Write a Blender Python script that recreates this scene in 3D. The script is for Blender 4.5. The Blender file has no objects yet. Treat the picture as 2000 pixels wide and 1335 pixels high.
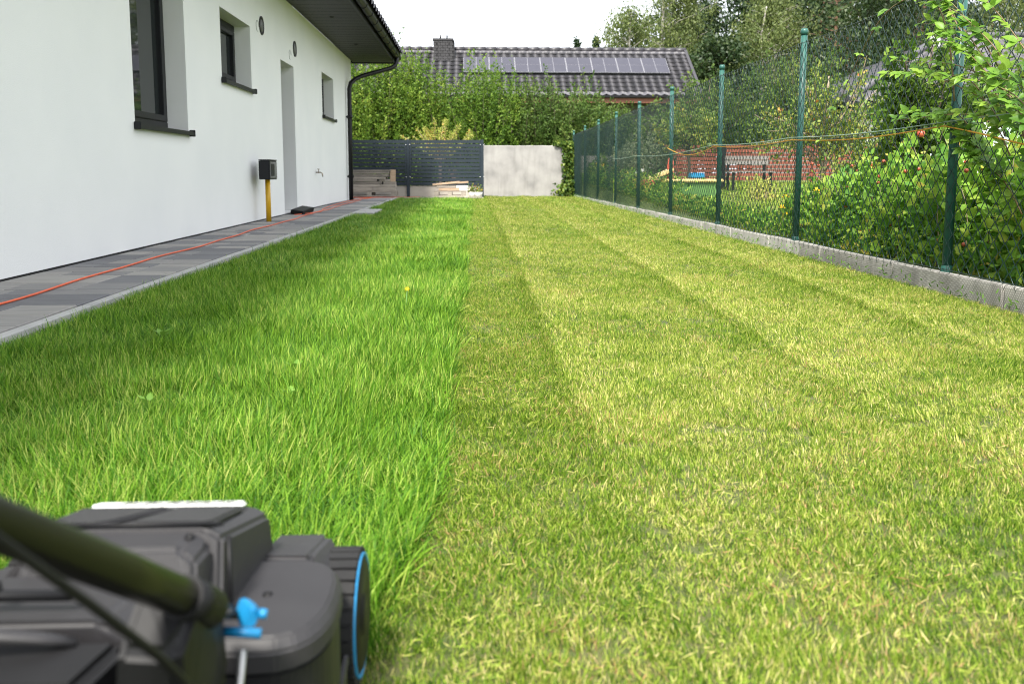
import bpy, bmesh, math, random
import numpy as np
from mathutils import Vector, Matrix
R = math.radians
random.seed(4); rng = np.random.default_rng(7)
SC = bpy.context.scene; COL = SC.collection
PI = math.pi

# ------------------------------------------------------------------ camera, sky, sun, exposure
cam = bpy.data.cameras.new('camera'); co = bpy.data.objects.new('camera', cam); COL.objects.link(co)
cam.sensor_width = 36; cam.lens = 30.96; cam.shift_y = -0.0617
cam.clip_start = 0.05; cam.clip_end = 3000
co.location = (0, 0, 0.68); co.rotation_euler = (R(90-6.7307), 0, R(-2.4463))
cam.dof.use_dof = True; cam.dof.focus_distance = 4.0; cam.dof.aperture_fstop = 4.5
SC.camera = co
SUN_EL, SUN_AZ = 55.0, 197.0          # azimuth from +Y towards +X: behind the camera, a little left
W = bpy.data.worlds.new('World'); SC.world = W; W.use_nodes = True
nt = W.node_tree; bg = nt.nodes['Background']
sky = nt.nodes.new('ShaderNodeTexSky'); sky.sky_type = 'NISHITA'; sky.sun_disc = False
sky.sun_elevation = R(SUN_EL); sky.sun_rotation = R(SUN_AZ); sky.dust_density = 4; sky.ozone_density = 1
hs = nt.nodes.new('ShaderNodeHueSaturation'); hs.inputs['Saturation'].default_value = 0.22
mx = nt.nodes.new('ShaderNodeMix'); mx.data_type = 'RGBA'; mx.inputs[0].default_value = 0.6
mx.inputs[7].default_value = (10.3, 10.8, 11.5, 1)      # the bright even cloud cover
nt.links.new(sky.outputs[0], hs.inputs['Color']); nt.links.new(hs.outputs[0], mx.inputs[6])
nt.links.new(mx.outputs[2], bg.inputs[0]); bg.inputs[1].default_value = 0.10
sl = bpy.data.lights.new('sun', 'SUN'); so = bpy.data.objects.new('sun', sl); COL.objects.link(so)
sl.energy = 3.8; sl.angle = R(10); sl.color = (1, 0.95, 0.86)
_a, _e = R(SUN_AZ), R(SUN_EL)
so.rotation_euler = Vector((-math.sin(_a)*math.cos(_e), -math.cos(_a)*math.cos(_e), -math.sin(_e))).to_track_quat('-Z', 'Y').to_euler()
so.location = (0, 0, 30)
SC.view_settings.view_transform = 'Standard'; SC.view_settings.look = 'None'
SC.view_settings.gamma = 1; SC.view_settings.exposure = 1.27
SC.cycles.max_bounces = 8; SC.cycles.transparent_max_bounces = 8
SC.cycles.use_denoising = True; SC.cycles.pixel_filter_type = 'BLACKMAN_HARRIS'; SC.cycles.filter_width = 0.95

# ------------------------------------------------------------------ helpers
def tag(o, label=None, cat=None, group=None, kind=None):
    if label: o['label'] = label
    if cat: o['category'] = cat
    if group: o['group'] = group
    if kind: o['kind'] = kind
    return o
def empty(name, loc=(0, 0, 0), rz=0):
    o = bpy.data.objects.new(name, None); COL.objects.link(o); o.location = loc; o.rotation_euler = (0, 0, rz)
    o.empty_display_size = 0.1
    return o
def link(name, me, m, parent=None):
    o = bpy.data.objects.new(name, me); COL.objects.link(o)
    if m and not len(me.materials): me.materials.append(m)
    if parent is not None: o.parent = parent
    return o
def copy_tree(o, parent=None):
    c = o.copy(); COL.objects.link(c); c.parent = parent
    for ch in list(o.children): copy_tree(ch, c)
    return c

class MB:
    def __init__(s): s.v = []; s.f = []; s.sm = []
    def add(s, vs, fs, smooth=False):
        b = len(s.v); s.v += [tuple(map(float, v)) for v in vs]
        s.f += [tuple(b+i for i in f) for f in fs]; s.sm += [smooth]*len(fs); return s
    def box(s, x0, x1, y0, y1, z0, z1):
        return s.add([(x0,y0,z0),(x1,y0,z0),(x1,y1,z0),(x0,y1,z0),(x0,y0,z1),(x1,y0,z1),(x1,y1,z1),(x0,y1,z1)],
                     [(0,3,2,1),(4,5,6,7),(0,1,5,4),(1,2,6,5),(2,3,7,6),(3,0,4,7)])
    def cbox(s, c, d, rot=(0,0,0)):
        M = Matrix.Rotation(rot[2],3,'Z') @ Matrix.Rotation(rot[1],3,'Y') @ Matrix.Rotation(rot[0],3,'X')
        b = [(sx*d[0]/2, sy*d[1]/2, sz*d[2]/2) for sz in (-1,1) for sx, sy in ((-1,-1),(1,-1),(1,1),(-1,1))]
        return s.add([Vector(c)+M@Vector(p) for p in b], [(0,3,2,1),(4,5,6,7),(0,1,5,4),(1,2,6,5),(2,3,7,6),(3,0,4,7)])
    def tube(s, pts, r, n=8, cap=True, smooth=True, sy=1.0):
        pts = [Vector(p) for p in pts]; k = len(pts)
        rs = r if hasattr(r, '__len__') else [r]*k
        up = Vector((0,0,1)); vs = []; prev = None
        for i, p in enumerate(pts):
            t = (pts[min(i+1,k-1)]-pts[max(i-1,0)]).normalized()
            if prev is None:
                a = t.cross(up if abs(t.z) < .9 else Vector((0,1,0))).normalized()
            else:
                a = (prev - t*prev.dot(t)).normalized()
            prev = a; b = t.cross(a)
            for j in range(n):
                th = 2*PI*j/n; vs.append(p + a*(rs[i]*math.cos(th)) + b*(rs[i]*sy*math.sin(th)))
        fs = [(i*n+j, i*n+(j+1)%n, (i+1)*n+(j+1)%n, (i+1)*n+j) for i in range(k-1) for j in range(n)]
        s.add(vs, fs, smooth)
        if cap:
            b = len(s.v)-k*n
            s.f += [tuple(b+j for j in range(n))[::-1], tuple(b+(k-1)*n+j for j in range(n))]; s.sm += [False, False]
        return s
    def lathe(s, c, axis, prof, n=24, smooth=True):
        # prof: (distance along axis, radius); axis in 'xyz'
        vs = []
        for h, r in prof:
            for j in range(n):
                th = 2*PI*j/n; a, b = r*math.cos(th), r*math.sin(th)
                o = {'x': (h,a,b), 'y': (a,h,b), 'z': (a,b,h)}[axis]
                vs.append((c[0]+o[0], c[1]+o[1], c[2]+o[2]))
        k = len(prof)
        return s.add(vs, [(i*n+j, i*n+(j+1)%n, (i+1)*n+(j+1)%n, (i+1)*n+j) for i in range(k-1) for j in range(n)], smooth)
    def mesh(s, name):
        me = bpy.data.meshes.new(name); me.from_pydata(s.v, [], s.f)
        me.polygons.foreach_set('use_smooth', s.sm); me.update(); return me
    def build(s, name, m, parent=None, bevel=0, seg=2, fixn=True):
        me = s.mesh(name)
        if bevel or fixn:
            bm = bmesh.new(); bm.from_mesh(me)
            bmesh.ops.recalc_face_normals(bm, faces=bm.faces)
            if bevel:
                es = [e for e in bm.edges if len(e.link_faces) == 2 and e.calc_face_angle(0) > .35]
                bmesh.ops.bevel(bm, geom=es, offset=bevel, segments=seg, affect='EDGES', clamp_overlap=True)
            bm.to_mesh(me); bm.free()
        return link(name, me, m, parent)

def hull(name, pts, m, parent=None, bevel=0.006, seg=3):
    bm = bmesh.new()
    for p in pts: bm.verts.new(p)
    bmesh.ops.convex_hull(bm, input=bm.verts)
    bmesh.ops.delete(bm, geom=[v for v in bm.verts if not v.link_faces], context='VERTS')
    bmesh.ops.dissolve_limit(bm, angle_limit=R(4), verts=bm.verts, edges=bm.edges)
    if bevel: bmesh.ops.bevel(bm, geom=list(bm.edges), offset=bevel, segments=seg, affect='EDGES', clamp_overlap=True)
    bmesh.ops.recalc_face_normals(bm, faces=bm.faces)
    for f in bm.faces: f.smooth = False
    me = bpy.data.meshes.new(name); bm.to_mesh(me); bm.free()
    return link(name, me, m, parent)

def np_mesh(name, V, F, nper, tint=None):
    """V (n,3), F flat corner indices with nper corners a face; tint one float per face"""
    me = bpy.data.meshes.new(name); nf = len(F)//nper
    me.vertices.add(len(V)); me.vertices.foreach_set('co', np.asarray(V, np.float32).ravel())
    me.loops.add(len(F)); me.loops.foreach_set('vertex_index', np.asarray(F, np.int32))
    me.polygons.add(nf); me.polygons.foreach_set('loop_start', np.arange(0, nf*nper, nper, dtype=np.int32))
    if tint is not None:
        a = me.attributes.new('tint', 'FLOAT', 'FACE'); a.data.foreach_set('value', np.asarray(tint, np.float32))
    me.update(calc_edges=True); return me

# ------------------------------------------------------------------ materials
def nodes(name):
    m = bpy.data.materials.new(name); m.use_nodes = True
    t = m.node_tree; return m, t, t.nodes['Principled BSDF'], t.nodes['Material Output']
def N(t, k, **kw):
    n = t.nodes.new('ShaderNode'+k)
    for a, b in kw.items(): setattr(n, a, b)
    return n
def ramp(t, stops):
    r = N(t, 'ValToRGB'); e = r.color_ramp.elements
    while len(e) < len(stops): e.new(.5)
    for q, (p, c) in zip(e, stops): q.position = p; q.color = (*c, 1)
    return r
def pm(name, c1, c2=None, scale=6, rough=.6, bump=0, bscale=None, metal=0, spec=.5, detail=5, stretch=(1,1,1), world=False, lo=.3, hi=.7, perobj=0):
    m, t, p, out = nodes(name)
    p.inputs['Roughness'].default_value = rough; p.inputs['Metallic'].default_value = metal
    p.inputs['Specular IOR Level'].default_value = spec
    c2 = c2 or tuple(x*.82 for x in c1)
    mp = N(t, 'Mapping'); mp.inputs['Scale'].default_value = stretch
    if world: g = N(t, 'NewGeometry'); t.links.new(g.outputs['Position'], mp.inputs[0])
    else: g = N(t, 'TexCoord'); t.links.new(g.outputs['Object'], mp.inputs[0])
    n = N(t, 'TexNoise'); n.inputs['Scale'].default_value = scale; n.inputs['Detail'].default_value = detail
    t.links.new(mp.outputs[0], n.inputs['Vector'])
    r = ramp(t, [(lo, c1), (hi, c2)]); t.links.new(n.outputs[0], r.inputs[0])
    last = r.outputs[0]
    if perobj:
        oi = N(t, 'ObjectInfo'); mr = N(t, 'MapRange'); mr.inputs[3].default_value = 1-perobj; mr.inputs[4].default_value = 1+perobj
        t.links.new(oi.outputs['Random'], mr.inputs[0])
        h = N(t, 'HueSaturation'); t.links.new(mr.outputs[0], h.inputs['Value']); t.links.new(last, h.inputs['Color']); last = h.outputs[0]
    t.links.new(last, p.inputs['Base Color'])
    if bump:
        n2 = N(t, 'TexNoise'); n2.inputs['Scale'].default_value = bscale or scale*6; n2.inputs['Detail'].default_value = 4
        t.links.new(mp.outputs[0], n2.inputs['Vector'])
        b = N(t, 'Bump'); b.inputs['Strength'].default_value = bump; b.inputs['Distance'].default_value = .01
        t.links.new(n2.outputs[0], b.inputs['Height']); t.links.new(b.outputs[0], p.inputs['Normal'])
    return m
def leafmat(name, stops, trans=.35, rough=.5, nscale=1.2, namt=.35, spec=.35):
    """colour comes from the tint each leaf carries, shifted a little by world noise"""
    m, t, p, out = nodes(name)
    at = N(t, 'Attribute'); at.attribute_name = 'tint'
    g = N(t, 'NewGeometry'); n = N(t, 'TexNoise'); n.inputs['Scale'].default_value = nscale; n.inputs['Detail'].default_value = 3
    t.links.new(g.outputs['Position'], n.inputs['Vector'])
    s = N(t, 'Math', operation='SUBTRACT'); s.inputs[1].default_value = .5; t.links.new(n.outputs[0], s.inputs[0])
    k = N(t, 'Math', operation='MULTIPLY_ADD'); k.inputs[1].default_value = namt*2
    t.links.new(s.outputs[0], k.inputs[0]); t.links.new(at.outputs['Fac'], k.inputs[2])
    r = ramp(t, stops); t.links.new(k.outputs[0], r.inputs[0])
    t.links.new(r.outputs[0], p.inputs['Base Color'])
    p.inputs['Roughness'].default_value = rough; p.inputs['Specular IOR Level'].default_value = spec
    tr = N(t, 'BsdfTranslucent'); t.links.new(r.outputs[0], tr.inputs[0])
    ms = N(t, 'MixShader'); ms.inputs[0].default_value = trans
    t.links.new(p.outputs[0], ms.inputs[1]); t.links.new(tr.outputs[0], ms.inputs[2]); t.links.new(ms.outputs[0], out.inputs[0])
    return m

M = {}
M['render'] = pm('white_render', (.80,.80,.79), (.76,.765,.76), 1.5, .85, .25, 160, spec=.2, world=True)
M['black'] = pm('anthracite', (.008,.009,.011), (.011,.012,.014), 9, .42, spec=.3)
M['gutter'] = pm('black_gutter', (.006,.006,.007), (.008,.008,.009), 9, .4, spec=.3)
M['soffit'] = pm('soffit_wood', (.020,.019,.020), (.014,.013,.014), 5, .55, .1, 40, stretch=(1,9,9), perobj=.25)
M['tile'] = pm('roof_tile_dark', (.040,.037,.043), (.026,.024,.028), 9, .45, .05)
M['htile'] = pm('roof_tile_grey', (.085,.081,.092), (.062,.06,.068), 2.5, .5, .05, world=True)
M['room'] = pm('room_dark', (.03,.03,.03), None, 3, .9)
M['conc'] = pm('concrete', (.47,.45,.42), (.20,.19,.18), 5, .9, .3, 30, world=True, lo=.42, hi=.85, detail=8, stretch=(1,1.6,.35))
M['kerbc'] = pm('kerb_concrete', (.40,.39,.38), (.31,.305,.30), 5, .9, .25, 60, world=True)
M['plinth'] = pm('plinth_concrete', (.40,.36,.31), (.33,.30,.27), 3, .9, .15, 40)
M['yellow'] = pm('yellow_paint', (.62,.36,.01), (.55,.31,.01), 8, .4)
M['meter'] = pm('meter_box', (.008,.009,.012), None, 5, .5, spec=.3)
M['meterside'] = pm('meter_box_side', (.20,.20,.20), (.10,.10,.10), 12, .5)
M['brass'] = pm('tap_metal', (.35,.30,.24), None, 20, .35, metal=.9)
M['cord'] = pm('orange_cord', (.75,.13,.045), (.65,.10,.035), 20, .5)
M['slat'] = pm('gate_slate', (.018,.027,.037), (.022,.032,.043), 4, .5, spec=.3)
M['bolt'] = pm('bolt_steel', (.6,.6,.6), None, 9, .35, metal=1)
M['wood'] = pm('weathered_wood', (.40,.345,.295), (.25,.22,.19), 4, .85, .2, 40, stretch=(1,8,8), perobj=.3)
M['wood2'] = pm('fresh_wood', (.46,.33,.23), (.36,.25,.17), 4, .8, .2, 40, stretch=(1,8,8), perobj=.15)
M['white'] = pm('white_stone', (.74,.73,.70), (.62,.61,.58), 6, .7)
M['post'] = pm('fence_green', (.022,.105,.085), (.016,.08,.064), 7, .40, .06, 60)
M['wire'] = pm('fence_wire', (.010,.034,.030), (.007,.022,.020), 30, .38, spec=.4)
M['steel'] = pm('thin_wire', (.10,.10,.09), None, 20, .5, metal=.4)
M['ropey'] = pm('yellow_rope', (.62,.36,.03), (.55,.24,.02), 30, .7)
M['ropeg'] = pm('green_rope', (.10,.22,.15), (.3,.34,.28), 60, .7)
M['bark'] = pm('bark', (.11,.085,.065), (.06,.045,.035), 6, .95, .4, 30)
M['birch'] = pm('birch_bark', (.42,.39,.35), (.15,.13,.11), 3, .9, .2, 20, stretch=(1,1,4), lo=.45, hi=.75)
M['pinebark'] = pm('pine_bark', (.22,.12,.07), (.13,.075,.05), 4, .95, .3, 20)
M['stem'] = pm('bramble_stem', (.20,.10,.06), (.13,.12,.04), 12, .6)
M['cane'] = pm('dry_cane', (.34,.27,.18), (.20,.16,.11), 12, .8)
M['soil'] = pm('soil', (.085,.085,.028), (.05,.068,.014), 14, .95, .4, 60, world=True)
M['meadow'] = pm('far_grass', (.10,.16,.03), (.14,.17,.05), 2.0, .95, .3, 60, world=True, detail=8)
M['gard'] = pm('garden_lawn', (.17,.20,.06), (.11,.14,.04), 3.0, .95, .5, 60, world=True, detail=8)
M['sand'] = pm('joint_sand', (.10,.095,.09), (.07,.066,.062), 30, .95, .3, 90, world=True)
M['redslat'] = pm('red_slat', (.21,.055,.032), (.15,.04,.025), 5, .7, perobj=.2)
M['brown'] = pm('brown_boards', (.085,.05,.035), (.06,.036,.026), 4, .7, stretch=(1,6,6))
M['fascia'] = pm('red_brown_fascia', (.27,.105,.06), (.22,.085,.05), 4, .6)
M['hgrey'] = pm('house_grey', (.24,.225,.21), (.20,.19,.18), 2, .85)
M['brick'] = pm('chimney_brick', (.042,.040,.044), (.028,.027,.03), 6, .7, perobj=.25)
M['mortar'] = pm('mortar', (.20,.19,.19), None, 8, .9)
M['cell'] = pm('solar_cell', (.045,.044,.060), (.038,.037,.052), 4, .36, spec=.35)
M['alu'] = pm('solar_frame', (.30,.30,.33), None, 6, .4)
M['plastG'] = pm('green_plastic', (.12,.26,.08), (.15,.30,.10), 3, .5)
M['plastY'] = pm('cream_plastic', (.72,.58,.28), (.65,.50,.2), 3, .5)
M['plastR'] = pm('red_plastic', (.62,.12,.075), None, 3, .5)
M['tent'] = pm('tent_white', (.62,.68,.74), (.55,.62,.70), 2, .7)
M['greyw'] = pm('grey_boards', (.22,.205,.19), (.16,.15,.14), 5, .8)
M['apple'] = pm('apple_skin', (.36,.035,.025), (.40,.10,.045), 9, .35)
M['berry'] = pm('berry', (.33,.03,.02), (.38,.12,.05), 9, .35)
M['petalY'] = pm('yellow_petal', (.80,.52,.01), None, 9, .6)
M['petalW'] = pm('white_petal', (.8,.8,.76), None, 9, .6)
# mower
M['mgrey'] = pm('mower_grey', (.024,.023,.025), (.018,.017,.019), 12, .58, .05, 300, spec=.45)
M['mdark'] = pm('mower_dark', (.008,.008,.009), (.011,.011,.012), 12, .5, .06, 300, spec=.3)
M['mblack'] = pm('mower_black', (.005,.005,.006), None, 12, .5, spec=.25)
M['tube'] = pm('handle_black', (.006,.006,.005), None, 12, .35, spec=.3)
M['tyre'] = pm('tyre', (.012,.012,.013), (.02,.02,.02), 14, .75, spec=.25)
M['blue'] = pm('blue_plastic', (.006,.19,.40), (.008,.165,.36), 9, .4)
M['label'] = pm('label_white', (.78,.78,.76), None, 9, .5)
M['rod'] = pm('steel_rod', (.45,.45,.44), None, 15, .35, metal=.9)
# foliage
GREEN = [(0,(.018,.045,.010)), (.35,(.040,.092,.014)), (.65,(.080,.150,.022)), (.88,(.150,.225,.035)), (1,(.30,.30,.06))]
M['hedge'] = leafmat('hedge_leaf', [(0,(.028,.068,.010)), (.4,(.085,.165,.022)), (.75,(.18,.28,.038)), (1,(.32,.38,.07))], trans=.42, spec=.2)
M['hedge2'] = leafmat('dull_hedge_leaf', [(0,(.036,.08,.018)), (.5,(.095,.16,.034)), (.85,(.18,.24,.06)), (1,(.28,.31,.09))], trans=.4, spec=.2)
M['gold'] = leafmat('golden_needle', [(0,(.22,.30,.04)), (.7,(.46,.50,.11)), (.9,(.60,.52,.16)), (1,(.62,.30,.10))])
M['ivy'] = leafmat('ivy_leaf', [(0,(.03,.07,.012)), (.5,(.085,.16,.025)), (1,(.24,.30,.05))])
M['birchl'] = leafmat('birch_leaf', [(0,(.055,.085,.022)), (.5,(.115,.155,.042)), (1,(.21,.24,.08))], namt=.25, nscale=.5)
M['pine'] = leafmat('pine_needle', [(0,(.010,.026,.010)), (.5,(.022,.050,.017)), (1,(.055,.085,.026))], trans=.15, namt=.3, nscale=.4)
M['wood_l'] = leafmat('wood_leaf', [(0,(.012,.030,.010)), (.5,(.028,.056,.016)), (1,(.075,.10,.03))], trans=.2, namt=.4, nscale=.25)
M['rasp'] = leafmat('raspberry_leaf', [(0,(.040,.12,.02)), (.35,(.11,.26,.035)), (.68,(.25,.43,.055)), (.93,(.44,.55,.09)), (1,(.58,.50,.10))], nscale=2.5, trans=.40, spec=.25)
M['bram'] = leafmat('bramble_leaf', [(0,(.06,.15,.02)), (.5,(.15,.30,.03)), (1,(.32,.46,.06))], trans=.45, rough=.42)
M['autumn'] = leafmat('autumn_leaf', [(0,(.05,.11,.02)), (.5,(.15,.23,.04)), (.84,(.34,.36,.07)), (.95,(.48,.24,.05)), (1,(.42,.10,.05))], nscale=2.0, namt=.3)
M['grey_l'] = leafmat('silver_leaf', [(0,(.06,.09,.045)), (.5,(.13,.17,.085)), (1,(.24,.28,.16))])
M['weed'] = leafmat('weed_leaf', [(0,(.07,.18,.015)), (1,(.18,.34,.045))])
M['tall'] = leafmat('tall_grass', [(0,(.024,.085,.005)), (.3,(.066,.185,.010)), (.62,(.145,.31,.020)), (.88,(.26,.43,.042)), (1.0,(.44,.50,.12))], trans=.36, rough=.5, nscale=1.3, namt=.26, spec=.20)
M['cut'] = leafmat('cut_grass', [(0,(.028,.080,.004)), (.3,(.080,.170,.010)), (.65,(.20,.315,.022)), (.84,(.38,.44,.075)), (.95,(.58,.51,.20)), (1,(.42,.24,.11))], trans=.30, rough=.55, nscale=2.2, namt=.22, spec=.18)
M['cuty'] = leafmat('dry_lit_cut_grass', [(0,(.055,.115,.008)), (.3,(.15,.235,.018)), (.6,(.32,.41,.05)), (.82,(.56,.55,.15)), (.94,(.70,.60,.30)), (1,(.42,.24,.11))], trans=.30, rough=.55, nscale=2.2, namt=.22, spec=.18)  # yellower blades for dry patches and for the painted light of the lanes

# glass
def glassmat():
    m, t, p, out = nodes('window_glass')
    p.inputs['Base Color'].default_value = (.02,.024,.024,1); p.inputs['Roughness'].default_value = .03
    p.inputs['Specular IOR Level'].default_value = .7
    return m
M['glass'] = glassmat()
# pavers: grey mottled with streaks along the stone and a tone for each stone
def pavermat():
    m, t, p, out = nodes('paver')
    g = N(t, 'NewGeometry'); oi = N(t, 'ObjectInfo')
    mp = N(t, 'Mapping'); mp.inputs['Scale'].default_value = (2.2, 16, 2)
    t.links.new(g.outputs['Position'], mp.inputs[0])
    n = N(t, 'TexNoise'); n.inputs['Scale'].default_value = 1.6; n.inputs['Detail'].default_value = 6
    t.links.new(mp.outputs[0], n.inputs['Vector'])
    k = N(t, 'Math', operation='MULTIPLY_ADD'); k.inputs[1].default_value = .75
    t.links.new(oi.outputs['Random'], k.inputs[0])
    s = N(t, 'Math', operation='MULTIPLY'); s.inputs[1].default_value = .55; t.links.new(n.outputs[0], s.inputs[0])
    t.links.new(s.outputs[0], k.inputs[2])
    r = ramp(t, [(.15,(.085,.085,.095)), (.5,(.155,.153,.16)), (.8,(.225,.215,.205)), (1.0,(.29,.275,.255))])
    t.links.new(k.outputs[0], r.inputs[0]); t.links.new(r.outputs[0], p.inputs['Base Color'])
    p.inputs['Roughness'].default_value = .72
    n2 = N(t, 'TexNoise'); n2.inputs['Scale'].default_value = 120; t.links.new(g.outputs['Position'], n2.inputs['Vector'])
    b = N(t, 'Bump'); b.inputs['Strength'].default_value = .25; b.inputs['Distance'].default_value = .004
    t.links.new(n2.outputs[0], b.inputs['Height']); t.links.new(b.outputs[0], p.inputs['Normal'])
    return m
M['paver'] = pavermat()
def concwall():
    m, t, p, out = nodes('stained_concrete')
    g = N(t, 'NewGeometry')
    def nz(sc, st, d=6):
        mp = N(t, 'Mapping'); mp.inputs['Scale'].default_value = st; t.links.new(g.outputs['Position'], mp.inputs[0])
        n = N(t, 'TexNoise'); n.inputs['Scale'].default_value = sc; n.inputs['Detail'].default_value = d
        t.links.new(mp.outputs[0], n.inputs['Vector']); return n
    a = nz(2.2, (1,1,1), 9); b = nz(3, (2.5,1,.35), 4)
    r = ramp(t, [(.30,(.20,.195,.19)), (.5,(.285,.275,.265)), (.7,(.34,.33,.315))]); t.links.new(a.outputs[0], r.inputs[0])
    r2 = ramp(t, [(.33,(.62,.61,.60)), (.5,(1,1,1))]); t.links.new(b.outputs[0], r2.inputs[0])
    x = N(t, 'Mix', data_type='RGBA', blend_type='MULTIPLY'); x.inputs[0].default_value = .35
    t.links.new(r.outputs[0], x.inputs[6]); t.links.new(r2.outputs[0], x.inputs[7]); t.links.new(x.outputs[2], p.inputs['Base Color'])
    p.inputs['Roughness'].default_value = .9
    bp = N(t, 'Bump'); bp.inputs['Strength'].default_value = .4; bp.inputs['Distance'].default_value = .02
    t.links.new(a.outputs[0], bp.inputs['Height']); t.links.new(bp.outputs[0], p.inputs['Normal'])
    return m
M['concwall'] = concwall()

# ------------------------------------------------------------------ the ground
def pz(y): return .03 + .0048*(min(y, 23)-5.3)
def pzn(y): return .03 + .0048*(np.minimum(y, 23)-5.3)
def soil_z(y): return pzn(np.asarray(y, float)) - .06
def garden_z(y): return .06 + .026*np.clip(np.asarray(y, float)-9, 0, 22)
def ground_h(x, y):
    s = soil_z(y) - .004
    g = garden_z(y)
    k = np.clip((x-2.80)/.08, 0, 1)
    h = s*(1-k) + g*k
    return h
xs = np.array(sorted(set([-900,-300,-100,-40,-20,-10,-6,-3,-1,0,1,2,2.8,2.88,3.2,4,6,9,14,20,30,60,150,400,900])))
ys = np.array(sorted(set([-300,-60,-20,-8,-3] + list(np.arange(0,33,1.0)) + [38,46,60,90,150,300,900,2000])))
V = np.array([(x, y, float(ground_h(np.array(x), np.array(y)))) for y in ys for x in xs])
nx = len(xs)
F = np.array([[j*nx+i, j*nx+i+1, (j+1)*nx+i+1, (j+1)*nx+i] for j in range(len(ys)-1) for i in range(nx-1)])
gm = np_mesh('ground', V, F.ravel(), 4)
g = link('ground', gm, M['meadow']); tag(g, kind='structure')
# soil under the lawn, and the neighbour's lawn, as sheets a few millimetres above
def sheet(name, x0, x1, y0, y1, zf, m, dy=.5):
    yy = np.linspace(y0, y1, max(2, int((y1-y0)/dy)+1)); b = MB()
    vs = [(x, y, float(zf(y))) for y in yy for x in (x0, x1)]
    b.add(vs, [(2*i, 2*i+1, 2*i+3, 2*i+2) for i in range(len(yy)-1)])
    o = b.build(name, m); tag(o, kind='structure'); return o
sheet('lawn', -1.93, 2.79, -2.5, 24.98, soil_z, M['soil'])
sheet('garden_lawn', 2.90, 40, -2.5, 33, lambda y: garden_z(y)+.004, M['gard'])
sheet('gravel_strip', -5.5, .24, 22.5, 26, lambda y: pz(y)-.03, M['plinth'])

# ------------------------------------------------------------------ paving beside the house
pv = sheet('pavement', -2.9, -1.995, -2.5, 26, lambda y: pz(y)-.012, M['sand']); pv.name = 'pavement'
sheetfar = sheet('pavement_corner', -7, -2.905, 21.45, 26, lambda y: pz(y)-.008, M['sand'])
def stone(name, x0, x1, y0, y1, t, m, parent, cache={}):
    key = (round(x1-x0,3), round(y1-y0,3), t)
    if key not in cache:
        a, b2 = (x1-x0)/2, (y1-y0)/2
        b = MB(); c = .005
        b.add([(-a,-b2,-t),(a,-b2,-t),(a,b2,-t),(-a,b2,-t),(-a,-b2,-c),(a,-b2,-c),(a,b2,-c),(-a,b2,-c),
               (-a+c,-b2+c,0),(a-c,-b2+c,0),(a-c,b2-c,0),(-a+c,b2-c,0)],
              [(0,1,5,4),(1,2,6,5),(2,3,7,6),(3,0,4,7),(4,5,9,8),(5,6,10,9),(6,7,11,10),(7,4,8,11),(8,9,10,11)])
        cache[key] = b.mesh(name); cache[key].materials.append(m)
    o = bpy.data.objects.new(name, cache[key]); COL.objects.link(o); o.parent = parent
    yc = (y0+y1)/2; o.location = ((x0+x1)/2, yc, pz(yc) + random.uniform(-.0015, .0015))
    o.rotation_euler = (.0048, 0, 0)
    return o
y = 1.6; npv = 0
pats = [(.3,.3,.285), (.4,.2,.285), (.2,.4,.285), (.485,.4), (.4,.485), (.285,.2,.4)]
while y < 25.5:
    h = random.choice((.2,.2,.3,.3,.4)) if y < 12 else random.choice((.3,.4))
    pat = random.choice(pats) if y < 14 else random.choice(pats[3:5]); x = -2.888
    for w in pat:
        stone('paver', x, x+w-.005, y, y+h-.005, .05, M['paver'], pv); x += w; npv += 1
    y += h
ke = sheet('kerb', -1.99, -1.925, -2.5, 22.4, lambda y: pz(y)-.03, M['sand'])
for i in range(24):
    y0 = -1.5+i
    stone('kerb_stone', -1.985, -1.93, y0, y0+.994, .12, M['kerbc'], ke)
st = sheet('step_pad', -1.92, -1.62, 14.3, 15.7, lambda y: pz(y)-.02, M['sand'])
for i in range(2): stone('paver', -1.922, -1.63, 14.3+i*.7, 14.99+i*.7, .05, M['kerbc'], st)

# ------------------------------------------------------------------ the white house
WX = -2.9; HY0, HY1 = -0.1, 21.4; WT = 3.36
house = empty('white_house', (WX, 8, 0)); HO = Vector((WX, 8, 0))
tag(house, 'white rendered bungalow with black eaves and downpipe along the left side', 'house')
house.location = (0, 0, 0)
openings = [(7.78, 9.2, 1.10, 3.3), (10.49, 11.87, 1.765, 2.59), (13.66, 14.63, .10, 2.40), (17.29, 18.68, 1.79, 2.63)]
yl = sorted(set([HY0, HY1, 3, 5] + [o[0] for o in openings] + [o[1] for o in openings]))
zl = sorted(set([.105-.0, WT] + [o[2] for o in openings] + [o[3] for o in openings]))
b = MB()
zl = sorted(set([.03] + zl))
def zbot(y): return pz(y) + .012
for i in range(len(yl)-1):
    for j in range(len(zl)-1):
        y0, y1, z0, z1 = yl[i], yl[i+1], zl[j], zl[j+1]
        if any(o[0]-1e-4 <= y0 and y1 <= o[1]+1e-4 and o[2]-1e-4 <= z0 and z1 <= o[3]+1e-4 for o in openings): continue
        za, zb = (zbot(y0), zbot(y1)) if j == 0 else (z0, z0)
        if za >= z1: continue
        b.add([(WX,y0,za),(WX,y1,zb),(WX,y1,z1),(WX,y0,z1)], [(0,1,2,3)])
DEP = .26
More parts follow.
